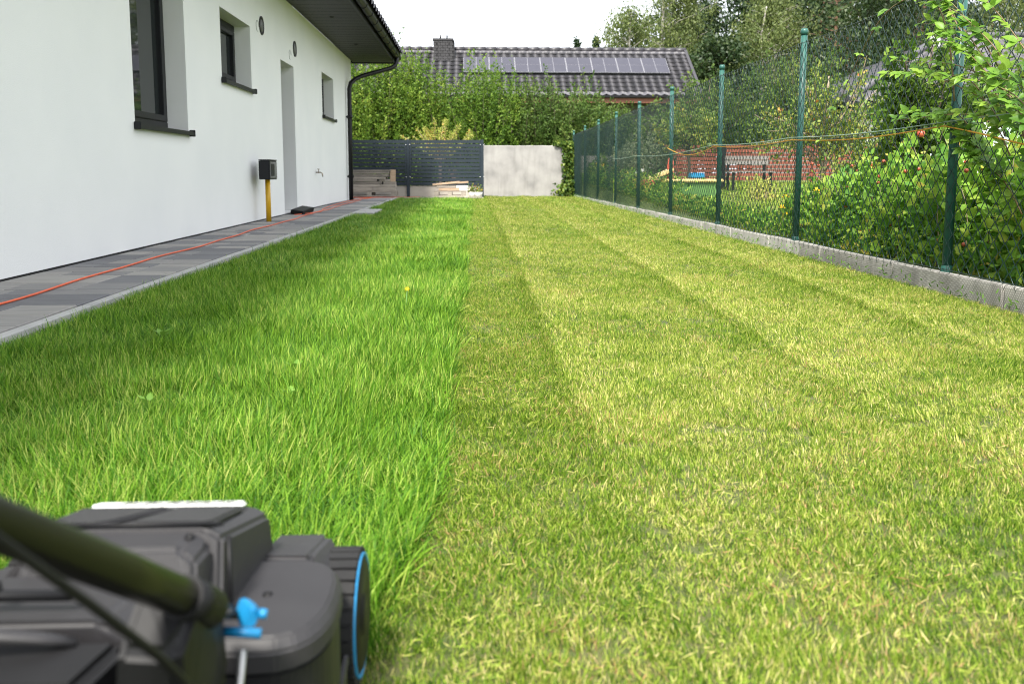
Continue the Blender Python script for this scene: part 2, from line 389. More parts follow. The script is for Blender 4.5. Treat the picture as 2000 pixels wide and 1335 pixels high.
for (y0, y1, z0, z1) in openings:
    d = DEP if z0 > .5 else .34
    b.add([(WX,y0,z0),(WX-d,y0,z0),(WX-d,y0,z1),(WX,y0,z1)], [(0,1,2,3)])
    b.add([(WX,y1,z0),(WX-d,y1,z0),(WX-d,y1,z1),(WX,y1,z1)], [(3,2,1,0)])
    b.add([(WX,y0,z1),(WX-d,y0,z1),(WX-d,y1,z1),(WX,y1,z1)], [(0,1,2,3)])
    b.add([(WX,y0,z0),(WX-d,y0,z0),(WX-d,y1,z0),(WX,y1,z0)], [(3,2,1,0)])
# end wall, back and far walls
b.add([(WX,HY1,.03),(-11,HY1,.03),(-11,HY1,WT),(WX,HY1,WT)], [(0,1,2,3)])
b.add([(WX,HY0,-.1),(-11,HY0,-.1),(-11,HY0,WT),(WX,HY0,WT)], [(3,2,1,0)])
b.add([(-11,HY0,-.1),(-11,HY1,-.1),(-11,HY1,WT),(-11,HY0,WT)], [(3,2,1,0)])
b.build('wall', M['render'], house, fixn=False)
# dark foot joint between wall and paving
b = MB(); b.add([(WX-.008,HY0,pz(HY0)-.02),(WX-.008,HY1,pz(HY1)-.02),(WX-.008,HY1,pz(HY1)+.02),(WX-.008,HY0,pz(HY0)+.02)], [(0,1,2,3)])
b.build('foot_joint', M['room'], house, fixn=False)
# dark rooms behind the windows are closed by the panes
for (y0, y1, z0, z1) in openings:
    fx = WX-.20
    if z0 < .5:
        b = MB().box(WX-.34, WX-.28, y0+.006, y1-.006, z0+.01, z1-.006)
        dr = b.build('door', M['black'], house, .004)
        MB().tube([(WX-.27, y0+.12, 1.1), (WX-.22, y0+.12, 1.1), (WX-.22, y0+.24, 1.1)], .009).build('handle', M['bolt'], dr)
        continue
    b = MB(); w = .085
    for (a0, a1, c0, c1) in ((y0+.003,y1-.003,z0+.02,z0+.02+w),(y0+.003,y1-.003,z1-w,z1-.003),(y0+.003,y0+w,z0+.02+w,z1-w),(y1-w,y1-.003,z0+.02+w,z1-w)):
        b.box(fx-.06, fx, a0, a1, c0, c1)
    wn = b.build('window', M['black'], house, .006)
    b = MB(); q = w+.002; w2 = .06
    for (a0, a1, c0, c1) in ((y0+q,y1-q,z0+.02+q,z0+.02+q+w2),(y0+q,y1-q,z1-q-w2,z1-q),(y0+q,y0+q+w2,z0+.02+q+w2,z1-q-w2),(y1-q-w2,y1-q,z0+.02+q+w2,z1-q-w2)):
        b.box(fx-.075, fx+.014, a0, a1, c0, c1)
    b.build('sash', M['black'], wn, .006)
    b = MB().box(fx-.05, fx-.03, y0+.13, y1-.13, z0+.15, z1-.13); b.build('pane', M['glass'], wn)
    b = MB(); x0, x1 = fx-.02, WX+.055
    b.add([(x0,y0-.03,z0+.028),(x1,y0-.03,z0+.012),(x1,y1+.03,z0+.012),(x0,y1+.03,z0+.028),
           (x0,y0-.03,z0+.006),(x1,y0-.03,z0-.03),(x1,y1+.03,z0-.03),(x0,y1+.03,z0+.006)],
          [(0,1,2,3),(7,6,5,4),(0,4,5,1),(1,5,6,2),(2,6,7,3),(3,7,4,0)])
    for yy in (y0-.034, y1+.022): b.box(WX+.002, x1+.006, yy, yy+.012, z0-.036, z0+.03)
    b.build('sill', M['black'], wn, .003)
# soffit boards across the overhang
SX0, SX1, SZ = WX+.004, -1.92, 3.355
y = -0.5; k = 0
while y < 21.75:
    h = .30
    b = MB().box(SX0 if y > 21.38 else SX0, SX1, y, min(y+h-.012, 21.8), SZ, SZ+.02)
    b.build('soffit_board', M['soffit'], house, .003, 1); y += h
MB().box(SX0, SX1, -.6, 21.8, SZ+.022, SZ+.03).build('soffit_backing', M['gutter'], house)
MB().box(SX1+.002, SX1+.03, -.6, 21.82, SZ-.025, SZ+.23).build('fascia', M['gutter'], house, .004)
MB().box(-6.9, SX1, 21.79, 21.82, SZ-.025, SZ+.16).build('verge_board', M['gutter'], house, .004)
for yy in (12.5, 15.6, 18.76):
    MB().lathe((-2.42, yy, SZ-.006), 'z', [(.008,.045),(-.002,.045),(-.004,.036),(.004,.030),(.004,.001)], 20).build('soffit_spotlight', M['gutter'], house)
# half-round gutter
b = MB(); n = 12; gx, gz, gr = -1.815, 3.47, .072
ring = [(gx+gr*math.cos(PI+PI*j/n), gz+gr*math.sin(PI+PI*j/n)) for j in range(n+1)] + [(gx+gr+.008, gz+.006)]
ring_in = [(gx+(gr-.006)*math.cos(PI+PI*j/n), gz+.002+(gr-.006)*math.sin(PI+PI*j/n)) for j in range(n+1)]
for a0, a1 in ((-.6, 21.84),):
    vs = [(x, a0, z) for x, z in ring] + [(x, a1, z) for x, z in ring]; q = len(ring)
    b.add(vs, [(j, j+1, q+j+1, q+j) for j in range(q-1)], True)
    vs = [(x, a0, z) for x, z in ring_in] + [(x, a1, z) for x, z in ring_in]; q = len(ring_in)
    b.add(vs, [(j+1, j, q+j, q+j+1) for j in range(q-1)], True)
    b.add([(x, a1, z) for x, z in ring[:n+1]], [tuple(range(n+1))])
gt = b.build('gutter', M['gutter'], house, fixn=False)
for i in range(28):
    yy = -.2+i*.8
    MB().tube([(gx+(gr+.005)*math.cos(PI+PI*j/8), yy, gz+(gr+.005)*math.sin(PI+PI*j/8)) for j in range(9)], .006, 5).build('bracket', M['gutter'], gt)
# downpipe with its swan neck
pts = [(gx, 21.3, gz-.05), (gx, 21.3, gz-.16), (gx-.03, 21.27, gz-.24), (gx-.12, 21.2, gz-.31), (-2.55, 20.75, 2.93), (-2.70, 20.6, 2.84), (-2.79, 20.5, 2.74), (-2.815, 20.45, 2.62), (-2.815, 20.42, 1.5), (-2.815, 20.4, pz(20.4))]
dp = MB().tube(pts, .050, 14).build('downpipe', M['gutter'], house)
for z in (1.98, .64): 
    MB().lathe((-2.815, 20.43, z), 'z', [(-.035,.052),(-.035,.064),(.035,.064),(.035,.052)], 14).build('clamp', M['gutter'], dp)
    MB().box(-2.9, -2.86, 20.41, 20.45, z-.015, z+.015).build('clamp_pin', M['gutter'], dp)
# roof
b = MB(); t = math.tan(R(24)); ex, ez = -1.74, 3.53
b.add([(ex,-.65,ez),(ex,21.85,ez),(-6.95,21.85,ez+(6.95+ex)*t),(-6.95,-.65,ez+(6.95+ex)*t)], [(0,1,2,3)])
b.add([(-12.1,-.65,ez),(-12.1,21.85,ez),(-6.95,21.85,ez+(6.95+ex)*t),(-6.95,-.65,ez+(6.95+ex)*t)], [(3,2,1,0)])
for yy in (21.4, -.1): b.add([(WX,yy,WT),(-11,yy,WT),(-6.95,yy,ez+(6.95+ex)*t-.05)], [(0,1,2)])
rf = b.build('roof', M['tile'], house, fixn=False)
tm = None
for r_ in range(3):
    for i in range(67):
        if tm is None:
            bb = MB(); vs = []
            for k in range(9):
                u = k/8; z = .035*math.sin(u*PI*2)+.02
                for (dx, dz) in ((.015,-.012),(.02,.012),(-.40,.012+.40*t-.02)): vs.append((dx+.012*math.sin(u*2*PI), u*.335, z+dz))
            bb.add(vs, [(k*3+a, k*3+a+1, (k+1)*3+a+1, (k+1)*3+a) for k in range(8) for a in (0,1)], True)
            tm = bb.mesh('roof_tile'); tm.materials.append(M['tile'])
        o = bpy.data.objects.new('roof_tile', tm); COL.objects.link(o); o.parent = rf
        o.location = (ex+.03-r_*.36, -.55+i*.332, ez+.0+r_*.36*t+.012)
# wall vents and pencil rings, tap
for (yy, zz) in ((12.5, 2.70), (14.75, 2.70)):
    vt = MB().lathe((WX, yy, zz), 'x', [(0,.125),(.014,.125),(.014,.110),(.004,.104),(.004,.001)], 28).build('wall_vent', M['mgrey'], house)
    MB().lathe((WX+.004, yy, zz), 'x', [(0,.085),(.006,.085),(.006,.001)], 20).build('vent_core', M['meterside'], vt)
for (yy, zz) in ((12.28, 2.66), (14.38, 2.56)):
    pts = [(WX+.002, yy+.075*math.cos(2*PI*j/16), zz+.075*math.sin(2*PI*j/16)) for j in range(13)]
    MB().tube(pts, .003, 4).build('ring_mark', M['meterside'], house)
tp = MB().tube([(WX,16.4,.72),(WX+.09,16.4,.72),(WX+.12,16.4,.70),(WX+.125,16.4,.64)], [.012,.012,.012,.010], 8).build('tap', M['brass'], house)
MB().tube([(WX+.05,16.4,.72),(WX+.05,16.4,.775)], .008, 8).build('tap_stem', M['brass'], tp)
MB().box(WX+.035, WX+.065, 16.34, 16.46, .775, .785).build('tap_handle', M['brass'], tp, .003)

# gas meter box on its yellow pipe
mb_ = empty('gas_meter_box', (-2.76, 11.85, pz(11.85))); tag(mb_, 'small black meter box on a yellow pipe against the white wall', 'meter box')
MB().box(-.03, .11, -.22, .20, .555, .80).build('box', M['meter'], mb_, .006)
MB().box(-.03, .118, -.228, .208, .802, .815).build('lid', M['meter'], mb_, .004)
f = MB().box(.1105, .117, -.20, .18, .575, .785).build('front_panel', M['meterside'], mb_, .003)
MB().box(.1172, .122, -.17, .02, .60, .76).build('meter_window', M['meter'], f, .002)
MB().tube([(.03,0,-.01),(.03,0,.56)], .034, 14).build('pipe', M['yellow'], mb_)
sp = MB().cbox((0,0,.045), (.20,.52,.07)).build('doorstep_block', M['mblack'], None, .008)
sp.location = (-2.70, 13.98, pz(14)+.005); sp.rotation_euler = (R(5), R(8), R(-8))
tag(sp, 'black wedge block lying below the door recess of the white house', 'block')
# orange cord along the paving
b = MB(); pts = []
for i in range(150):
    y = 2.0 + i*.135
    if y > 22: break
    x = -2.36 - .012*y + .02*math.sin(y*1.7) + .012*math.sin(y*4.1+1)
    pts.append((x, y, pz(y)+.008))
for i in range(14): pts.append((pts[-1][0]+.09, 22+.04*i+.05*math.sin(i), pz(22)+.008))
b.tube(pts, .0065, 6).build('extension_cord', M['cord']); tag(bpy.data.objects['extension_cord'], 'long orange cord running the length of the grey paving', 'cord')
b = MB(); pts = [(-2.72,13.5,pz(13.5)+.008),(-2.6,13.9,pz(14)+.009),(-2.5,14.6,pz(14.6)+.009),(-2.64,15.5,pz(15.5)+.009),(-2.72,17,pz(17)+.009),(-2.76,19,pz(19)+.009),(-2.70,20.6,pz(20.6)+.009),(-2.5,21.6,pz(21.6)+.009),(-3.2,22.1,pz(22)+.009),(-2.2,22.3,pz(22)+.009)]
b.tube(pts, .0065, 6).build('extension_cord', M['cord']); tag(bpy.data.objects['extension_cord.001'], 'second orange cord that bends from the door recess along the wall foot', 'cord')

# ------------------------------------------------------------------ slat fence, concrete wall, pallets
gf = empty('slat_fence', (0, 23.6, 0)); tag(gf, 'dark slate blue fence of wide horizontal slats behind the pallets', 'fence')
def gp(*a): return a
sm_ = {}
for (x0, x1) in ((-5.6,-3.73), (-3.64,-1.79), (-1.70,.185)):
    b = MB(); 
    for i in range(12):
        if (x1-x0) not in sm_:
            sm_[x1-x0] = MB().cbox((0,0,0), (x1-x0,.025,.082)).mesh('slat'); sm_[x1-x0].materials.append(M['slat'])
        o = bpy.data.objects.new('slat', sm_[x1-x0]); COL.objects.link(o); o.parent = gf
        o.location = ((x0+x1)/2, 0, .445+i*.1); o.rotation_euler = (0, random.uniform(-.0012,.0012), 0)
    for x in (x0+.02, x1-.02): MB().box(x-.02, x+.02, -.035, -.014, .4, 1.59).build('upright', M['slat'], gf, .003)
for x in (-5.65, -3.685, -1.745, .215):
    p = MB().box(x-.04, x+.04, -.04, .04, .08, 1.60).build('post', M['slat'], gf, .005)
    for z in (.62, 1.46):
        for s in (-1, 1): MB().lathe((x+s*.05, -.04, z), 'y', [(0,.014),(-.008,.014),(-.011,.001)], 8).build('bolt', M['bolt'], p)
MB().box(-5.6, .20, .02, .12, .0, .385).build('plinth', M['plinth'], gf, .005)
cw = MB(); nn = 30
x0, x1, y0, y1 = .27, 2.78, 25.0, 25.2
top = [1.49+.003*math.sin(i*1.7)+.005*random.random() for i in range(nn+1)]
vs = []
for i in range(nn+1):
    x = x0+(x1-x0)*i/nn
    vs += [(x,y0,-.1),(x,y0,top[i]-.015),(x,y0+.015,top[i]),(x,y1-.015,top[i]),(x,y1,top[i]-.015),(x,y1,-.1)]
cw.add(vs, [(i*6+j, (i+1)*6+j, (i+1)*6+j+1, i*6+j+1) for i in range(nn) for j in range(5)])
cw.add(vs[:6], [tuple(range(6))]); cw.add(vs[-6:], [tuple(range(6))])
o = cw.build('concrete_wall', M['concwall']); tag(o, 'bare stained concrete wall closing the far end of the lawn', 'wall')

def pallet(name, x, y, w, d, label):
    z = pz(y)+.03
    p = empty(name, (x, y, z)); tag(p, label, 'pallet')
    for bx in (-w/2+.06, 0, w/2-.06):
        for by in (-d/2+.05, 0, d/2-.05): MB().cbox((bx,by,.055), (.11,.1,.085)).build('block', M['wood'], p, .003)
    for i in range(5): MB().cbox((0,-d/2+.06+i*(d-.12)/4,.112), (w,.1,.022)).build('deck_board', M['wood'], p, .002)
    for by in (-d/2+.05, 0, d/2-.05): MB().cbox((0,by,.010), (w,.1,.018)).build('bottom_board', M['wood'], p, .002)
    return p
pallet('pallet', -2.62, 22.7, 1.3, .9, 'low wooden pallet under the big grey plank stack')
pallet('pallet', -.62, 22.9, .80, .6, 'small wooden pallet holding pale offcuts before the slat fence')
zb = pz(22.7)+.03+.124
rows = [(.10,[(-3.25,-2.55),(-2.54,-1.98)]),(.07,[(-3.25,-2.36),(-2.355,-2.0)]),(.07,[(-3.25,-2.30),(-2.28,-1.99)]),(.06,[(-3.2,-2.42),(-2.40,-2.12)]),(.06,[(-3.26,-2.2)]),(.07,[(-3.22,-2.31),(-2.30,-2.13)]),(.055,[(-3.24,-2.12)]),(.05,[(-3.26,-2.10)])]
names = ['lowest','second lowest','third lowest','fourth lowest','middle','third highest','second highest','topmost']
z = zb
for k, (h, segs) in enumerate(rows):
    for q, (a, c) in enumerate(segs):
        o = MB().cbox((0,0,0), (c-a, .52, h-.006)).build('plank', M['wood'], None, .004)
        o.location = ((a+c)/2+random.uniform(-.02,.02), 22.56+random.uniform(-.03,.03), z+h/2); o.rotation_euler = (0, random.uniform(-.008,.008), random.uniform(-.03,.03))
        side = '' if len(segs) == 1 else (' left' if q == 0 else ' right')
        tag(o, names[k]+side+' weathered grey plank in the tall stack at the house corner', 'plank', 'planks stacked on the pallet at the house corner')
    z += h
o = MB().cbox((0,0,0), (.14,.2,.30)).build('timber_block', M['wood2'], None, .006); o.location = (-2.05, 22.5, zb+.24+.148); o.rotation_euler = (0,.03,.1)
tag(o, 'upright fresh timber offcut at the right end of the plank stack', 'timber')
zb = pz(22.9)+.03+.124
offc = [(-.60,22.85,.035,.62,.2,.065,0,0,'wood2','pale offcut board lying lowest on the small pallet'),(-.26,22.86,.035,.26,.22,.066,0,.1,'white','whitish block at the right end of the small pallet'),
        (-.72,22.86,.101,.50,.2,.06,0,.05,'wood','grey board across the middle of the small pallet'),(-.30,22.85,.102,.30,.2,.06,0,-.1,'white','whitish slab lying on the whitish block of the small pallet'),
        (-.72,22.80,.19,.70,.10,.05,-.10,.05,'wood2','tan board sloping up on top of the small pallet'),(-.42,22.83,.205,.55,.12,.05,-.06,-.1,'wood2','tan board topmost on the right of the small pallet')]
for (x,y_,dz,l,w_,h,ry,rz,mm,lab) in offc:
    o = MB().cbox((0,0,0),(l,w_,h)).build('offcut', M[mm], None, .006); o.location = (x,y_,zb+dz); o.rotation_euler = (0,ry,rz)
    tag(o, lab, 'offcut', 'offcuts on the small pallet')
for (x, y_, r_, lab) in ((-.05,22.75,.085,'left white flower pot with red flowers beside the small pallet'),(.11,22.72,.10,'right white flower pot with red flowers beside the concrete wall')):
    p = empty('flower_pot', (x, y_, pz(y_)-.03)); tag(p, lab, 'flower pot', 'white flower pots by the concrete wall')
    MB().lathe((0,0,0),'z',[(0,.001),(0,r_*.7),(.1,r_),(.15,r_*1.03),(.15,r_*.93),(.13,r_*.9),(.13,.001)],18).build('pot', M['white'], p)
    P = rng.normal(0,1,(70,3))*[r_*.5,r_*.5,.05]+[0,0,.22]
    # foliage added below with the plants
    p['fol'] = 1
POTS = [o for o in bpy.data.objects if o.name.startswith('flower_pot')]

# ------------------------------------------------------------------ chain-link fence
FX = 2.8; PY = [2.64+2.505*i for i in range(0, 10)]    # posts every 2.5 m
fence = empty('chain_link_fence', (FX, PY[0], .1)); tag(fence, 'tall green chain link fence running down the right side of the lawn', 'fence')
fence.location = (0,0,0)
pm_, cm_ = None, None
for i, y in enumerate(PY):
    if pm_ is None:
        pm_ = MB().tube([(0,0,.02),(0,0,1.80)], .0275, 16).mesh('post'); pm_.materials.append(M['post'])
        cm_ = MB().lathe((0,0,1.77),'z',[(0,.029),(0,.032),(.035,.0325),(.052,.025),(.054,.001)],14).mesh('post_cap'); cm_.materials.append(M['post'])
        fm_ = MB().lathe((0,0,.0),'z',[(0,.034),(.03,.032),(.04,.028)],14).mesh('post_foot'); fm_.materials.append(M['post'])
    p = link('post', pm_, None, fence); p.location = (FX+.033, y, .10); p.rotation_euler = (random.uniform(-.006,.006), random.uniform(-.008,.004), 0)
    link('post_cap', cm_, None, p); link('post_foot', fm_, None, p)
PITCH = .0525
def wires(y0, y1, z0, z1):
    n = int(round((y1-y0)/PITCH)); K = int((z1-z0)/PITCH)+1
    i = np.arange(n)[:,None]; k = np.arange(K)[None,:]
    par = (k+i) % 2
    Y = y0 + i*PITCH + par*PITCH + rng.normal(0,.0012,(n,K)); Z = z0 + k*PITCH + 0*i + rng.normal(0,.0012,(n,K)) + .006*np.sin(i*.31)
    # each wire bends sharply: keep straight segments, slight weave towards the viewer
    X = np.where(par > 0, .003, -.003) + .007*np.sin(i*.11+y0)
    P = np.stack([FX+X, Y, Z], -1)
    r = .0030; off = np.array([(r,0,0),(0,r*1.15,0),(-r,0,0),(0,-r*1.15,0)])
    V = (P[:,:,None,:]+off[None,None]).reshape(-1,3)
    a = (np.arange(n)[:,None,None]*K + np.arange(K-1)[None,:,None])*4; j = np.arange(4)[None,None,:]; j2 = (j+1) % 4
    F = np.stack([a+j, a+j2, a+4+j2, a+4+j], -1).reshape(-1)
    return V, F
for i in range(len(PY)-1):
    V, F = wires(PY[i], PY[i+1], .115, 1.80)
    me = np_mesh('wire_mesh', V, F, 4); link('wire_mesh', me, M['wire'], fence)
for z, w in ((1.795,.0028),(.97,.0024),(.12,.0026)):
    pts = []
    for i in range(len(PY)-1):
        for k in range(6): pts.append((FX+.004, PY[i]+(PY[i+1]-PY[i])*k/6, z - .012*math.sin(k/6*PI)))
    MB().tube(pts, w, 5, cap=False).build('tension_wire', M['wire'], fence)
# curled wire ends along the bottom
V_ = MB()
for i in range(110):
    y = PY[0]+.6+i*PITCH*2
    if y > 11: break
    V_.tube([(FX,y,.125),(FX-.012,y+.012,.10),(FX-.014,y-.010,.082),(FX-.006,y-.012,.10)], .0017, 4, cap=False)
o = V_.build('wire_end', M['wire'], fence); o['kind'] = 'stuff'
# concrete edging slabs
ce = empty('concrete_edging', (FX, 3, 0)); tag(ce, 'low concrete edging slabs under the chain link fence', 'edging'); ce.location = (0,0,0)
y = 2.0
while y < 24.9:
    L_ = 1.245
    o = MB().cbox((0,0,0), (.055, L_-.012, .30)).build('slab', M['conc'], ce, .006)
    o.location = (FX+.012+random.uniform(-.004,.004), y+L_/2, -.05+random.uniform(-.004,.003)+.0005*y); o.rotation_euler = (random.uniform(-.003,.003), random.uniform(-.02,.01), random.uniform(-.003,.003))
    y += L_
# hexagonal rabbit wire over the near slabs
c = .0085; b = []; F = []; V = []
HX = FX-.024
hy = np.arange(3.4, 7.4, c*math.sqrt(3)); hz = np.arange(-.045, .105, c*1.5)
seg = []
for j, z in enumerate(hz):
    for y in hy:
        yy = y + (c*math.sqrt(3)/2 if j % 2 else 0)
        p0 = (yy, z+c/2); 
        seg += [((yy, z-c/2),(yy, z+c/2)), ((yy, z+c/2),(yy+c*math.sqrt(3)/2, z+c)), ((yy, z+c/2),(yy-c*math.sqrt(3)/2, z+c))]
seg = np.array(seg); A, B_ = seg[:,0], seg[:,1]
d = B_-A; d /= np.linalg.norm(d,axis=1,keepdims=True); nrm = np.stack([-d[:,1], d[:,0]], -1)*.0009
xo = HX + .004*np.sin(A[:,0]*5) + .002*np.sin(A[:,0]*23)
def p3(q, dx): return np.stack([xo+dx, q[:,0], q[:,1]], -1)
V = np.stack([p3(A+nrm,0), p3(A,-.0009), p3(A-nrm,0), p3(B_+nrm,0), p3(B_,-.0009), p3(B_-nrm,0)], 1).reshape(-1,3)
k6 = np.arange(len(seg))[:,None]*6
F = np.concatenate([k6+[0,1,4,3], k6+[1,2,5,4]], 1).reshape(-1)
o = link('rabbit_wire', np_mesh('rabbit_wire', V, F, 4), M['steel']); tag(o, 'fine hexagonal rabbit wire stretched over the near edging slabs', 'wire netting')
# ropes
def sag(a, b, s, n=14): return [(a[0]+(b[0]-a[0])*k/n, a[1]+(b[1]-a[1])*k/n, a[2]+(b[2]-a[2])*k/n - s*math.sin(PI*k/n)) for k in range(n+1)]
x = FX-.03
pts = [(x,4.2,.80)] + sag((x,4.75,.90),(x,PY[1],.965),0)[1:] + sag((x,PY[1],.965),(x,PY[2],.98),.035)[1:] + sag((x,PY[2],.98),(x,PY[3],1.005),.03)[1:] + sag((x,PY[3],1.005),(x,PY[4],1.06),.10)[1:]
MB().tube(pts, .0045, 6).build('yellow_rope', M['ropey']); tag(bpy.data.objects['yellow_rope'], 'thin yellow and orange rope sagging along the chain link fence', 'rope')
pts = [(x-.01,3.6,1.0)] + sag((x-.01,PY[1],.985),(x-.01,PY[2],1.0),.02)[0:] + sag((x-.01,PY[2],1.0),(x-.01,PY[3],1.02),.02)[1:] + sag((x-.01,PY[3],1.02),(x-.01,PY[5],1.0),.05)[1:] + sag((x-.01,PY[5],1.0),(x-.01,PY[6],1.0),.02)[1:]
MB().tube(pts, .004, 6).build('green_rope', M['ropeg']); tag(bpy.data.objects['green_rope'], 'pale green cord tied along the fence above the yellow rope', 'rope')
# ------------------------------------------------------------------ leaf and plant builders
def unit(a): return a/np.maximum(np.linalg.norm(a, axis=-1, keepdims=True), 1e-9)
def leaf_geo(P, A, L, Wd, shape='d', up=.5):
    n = len(P); A = unit(A); L = np.broadcast_to(L, n)[:,None]; Wd = np.broadcast_to(Wd, n)[:,None]
    nr = unit(rng.normal(0,1,(n,3)) + np.array([0,0,up])); S = unit(np.cross(A, nr)); Nn = np.cross(S, A)
    if shape == 'd':
        V = np.stack([P, P+A*L*.5+S*Wd*.5, P+A*L, P+A*L*.5-S*Wd*.5], 1).reshape(-1,3)
        return V, np.arange(4*n), 4
    f = Nn*L*.10
    V = np.stack([P, P+A*L*.28+S*Wd*.48+f, P+A*L*.68+S*Wd*.36+f*.8, P+A*L-Nn*L*.08, P+A*L*.68-S*Wd*.36+f*.8, P+A*L*.28-S*Wd*.48+f], 1).reshape(-1,3)
    k = np.arange(n)[:,None]*6
    return V, np.concatenate([k+[0,1,2,3], k+[0,3,4,5]], 1).reshape(-1), 4
def cloud(name, P, A, L, Wd, m, parent, tint=None, shape='d', up=.5):
    V, F, q = leaf_geo(P, A, L, Wd, shape, up)
    n = len(P); t = rng.random(n) if tint is None else tint
    if shape != 'd': t = np.repeat(t, 2)
    return link(name, np_mesh(name, V, F, q, t), m, parent)
def shoots(base, tips, per, spread, bend=.25, t0=.12):
    """leaf points and directions along curved shoots; returns P, A, stem polylines"""
    n = len(base); mid = (base+tips)/2 + rng.normal(0,1,(n,3))*bend*np.linalg.norm(tips-base,axis=1,keepdims=True)*[.5,.5,.15]
    t = t0 + (1-t0)*rng.random((n,per,1))**.8
    B, Mi, T = base[:,None], mid[:,None], tips[:,None]
    P = B*(1-t)**2 + 2*Mi*t*(1-t) + T*t*t; D = unit(2*(Mi-B)*(1-t) + 2*(T-Mi)*t)
    o = rng.normal(0,1,(n,per,3)); A = unit(D*.7+o*.8)
    P = P + unit(o)*spread*rng.random((n,per,1))*(1.15-t)
    S = [[tuple(base[i]*(1-s)**2+2*mid[i]*s*(1-s)+tips[i]*s*s) for s in (0,.25,.5,.75,1)] for i in range(n)]
    return P.reshape(-1,3), A.reshape(-1,3), S
def shrub(name, label, cat, loc, rx, ry, h, n, per, L, Wd, m, group=None, stem_m=None, spread=.18, shape='d', wild=.12, nst=26, srad=.010, tshift=0, base=.35):
    root = empty(name, loc); tag(root, label, cat, group)
    th = rng.random(n)*2*PI; r = np.sqrt(rng.random(n)); 
    b = np.stack([rx*base*r*np.cos(th), ry*base*r*np.sin(th), 0*r], -1)
    hh = h*(1-.42*r**2.2)*(.72+.28*rng.random(n)) + wild*h*np.maximum(0, rng.normal(0,.6,n))*(rng.random(n)<.3)
    tp = np.stack([rx*r*np.cos(th)+rng.normal(0,.05*rx,n), ry*r*np.sin(th)+rng.normal(0,.05*ry,n), hh], -1)
    low = rng.random(n) < .3; tp[low,2] *= rng.random(low.sum())*.7+.15
    P, A, S = shoots(b, tp, per, spread)
    cloud('foliage', P, A, L*(.7+.6*rng.random(len(P))), Wd*(.7+.6*rng.random(len(P))), m, root, np.clip(rng.random(len(P))*.45+np.repeat(rng.random(n),per)*.42+.06+tshift,0,1), shape)
    sb = MB()
    for s in S[:nst]: sb.tube(s, [srad, srad*.85, srad*.65, srad*.45, srad*.2], 5, cap=False)
    sb.build('stems', stem_m or M['bark'], root, fixn=False)
    return root

# ------------------------------------------------------------------ far house with the solar panels
fh = empty('tiled_house', (1, 34, 0)); fh.location = (0,0,0); tag(fh, 'house with grey tiled roof and solar panels behind the hedge', 'house')
EY, RY, EZ, RZ, X0, X1 = 32.0, 34.8, 3.50, 5.44, -6.5, 8.2
sl_ = Vector((0, RY-EY, RZ-EZ)); SLn = sl_.length; su = sl_.normalized(); sn = Vector((0, -su.z, su.y))
NT, NR = 49, 11; V = []; F = []
seg = 8; cols = NT*seg+1
rows_ = []
for r_ in range(NR):
    for e in (0, 1):
        rows_.append((r_, e))
for (r_, e) in rows_:
    for c_ in range(cols):
        ph = 2*PI*c_/seg; wv = .5+.5*math.cos(ph)
        s = (r_+e)/NR*SLn - (.02+.13*wv if e == 0 else 0)
        hgt = (.075 if e == 0 else .012) + .018*wv
        p = Vector((X0+(X1-X0)*c_/(cols-1), EY, EZ)) + su*s + sn*hgt
        V.append(p)
for k in range(len(rows_)-1):
    for c_ in range(cols-1): F += [k*cols+c_, k*cols+c_+1, (k+1)*cols+c_+1, (k+1)*cols+c_]
o = link('roof_tiles', np_mesh('roof_tiles', np.array(V), np.array(F), 4), M['htile'], fh); o['kind'] = 'stuff'
b = MB(); b.add([(X0,EY,EZ-.03),(X1,EY,EZ-.03),(X1,RY,RZ-.03),(X0,RY,RZ-.03),(X0,2*RY-EY,EZ-.03),(X1,2*RY-EY,EZ-.03)], [(0,1,2,3),(3,2,5,4)])
b.build('roof', M['htile'], fh, fixn=False)
cap_me = None
for i in range(36):
    if cap_me is None:
        cap_me = MB().tube([(-.215,0,0),(.205,0,.008)], [.10,.115], 10).mesh('ridge_tile'); cap_me.materials.append(M['tile'])
    o = link('ridge_tile', cap_me, None, fh); o.location = (X0+.2+i*.41, RY, RZ+.02)
MB().box(X1-.02, X1+.09, 0, .01, 0, .01)
b = MB(); 
for s in (0,): 
    p0, p1 = Vector((X1,EY,EZ)), Vector((X1,RY,RZ))
    b.add([p0+Vector((-.04,0,0))+sn*.10, p1+Vector((-.04,0,0))+sn*.10, p1+Vector((.07,0,0))+sn*.10, p0+Vector((.07,0,0))+sn*.10,
           p0+Vector((.07,0,0))-sn*.12, p1+Vector((.07,0,0))-sn*.12], [(0,1,2,3),(3,2,5,4)])
b.build('verge_trim', M['tile'], fh, fixn=False)
gt2 = MB().box(X0, X1, EY-.14, EY-.03, EZ-.08, EZ+.01).build('gutter', M['gutter'], fh, .01)
MB().box(X0, X1+.05, EY-.02, EY+.04, EZ-.26, EZ-.085).build('fascia', M['fascia'], fh)
MB().box(X0, X1-.1, EY+.04, EY+1.0, EZ-.27, EZ-.262).build('soffit', M['brown'], fh)
b = MB(); b.box(X0+.3, X1-.55, EY+1.0, EY+1.2, 2.45, EZ-.2); b.build('wall', M['hgrey'], fh)
for i in range(8): MB().box(X0+.3, X1-.55, EY+.97, EY+1.0, .5+i*.24, .5+i*.24+.225).build('wall_board', M['brown'], fh)
MB().box(X0+.3, X1-.55, EY+1.0, EY+1.2, 0, 2.45).build('wall_core', M['brown'], fh)
b = MB(); b.add([(X1-.55,EY+1.0,0),(X1-.55,2*RY-EY-1,0),(X1-.55,2*RY-EY-1,EZ+.3),(X1-.55,RY,RZ-.3),(X1-.55,EY+1.0,EZ+.3)], [(0,1,2,3,4)])
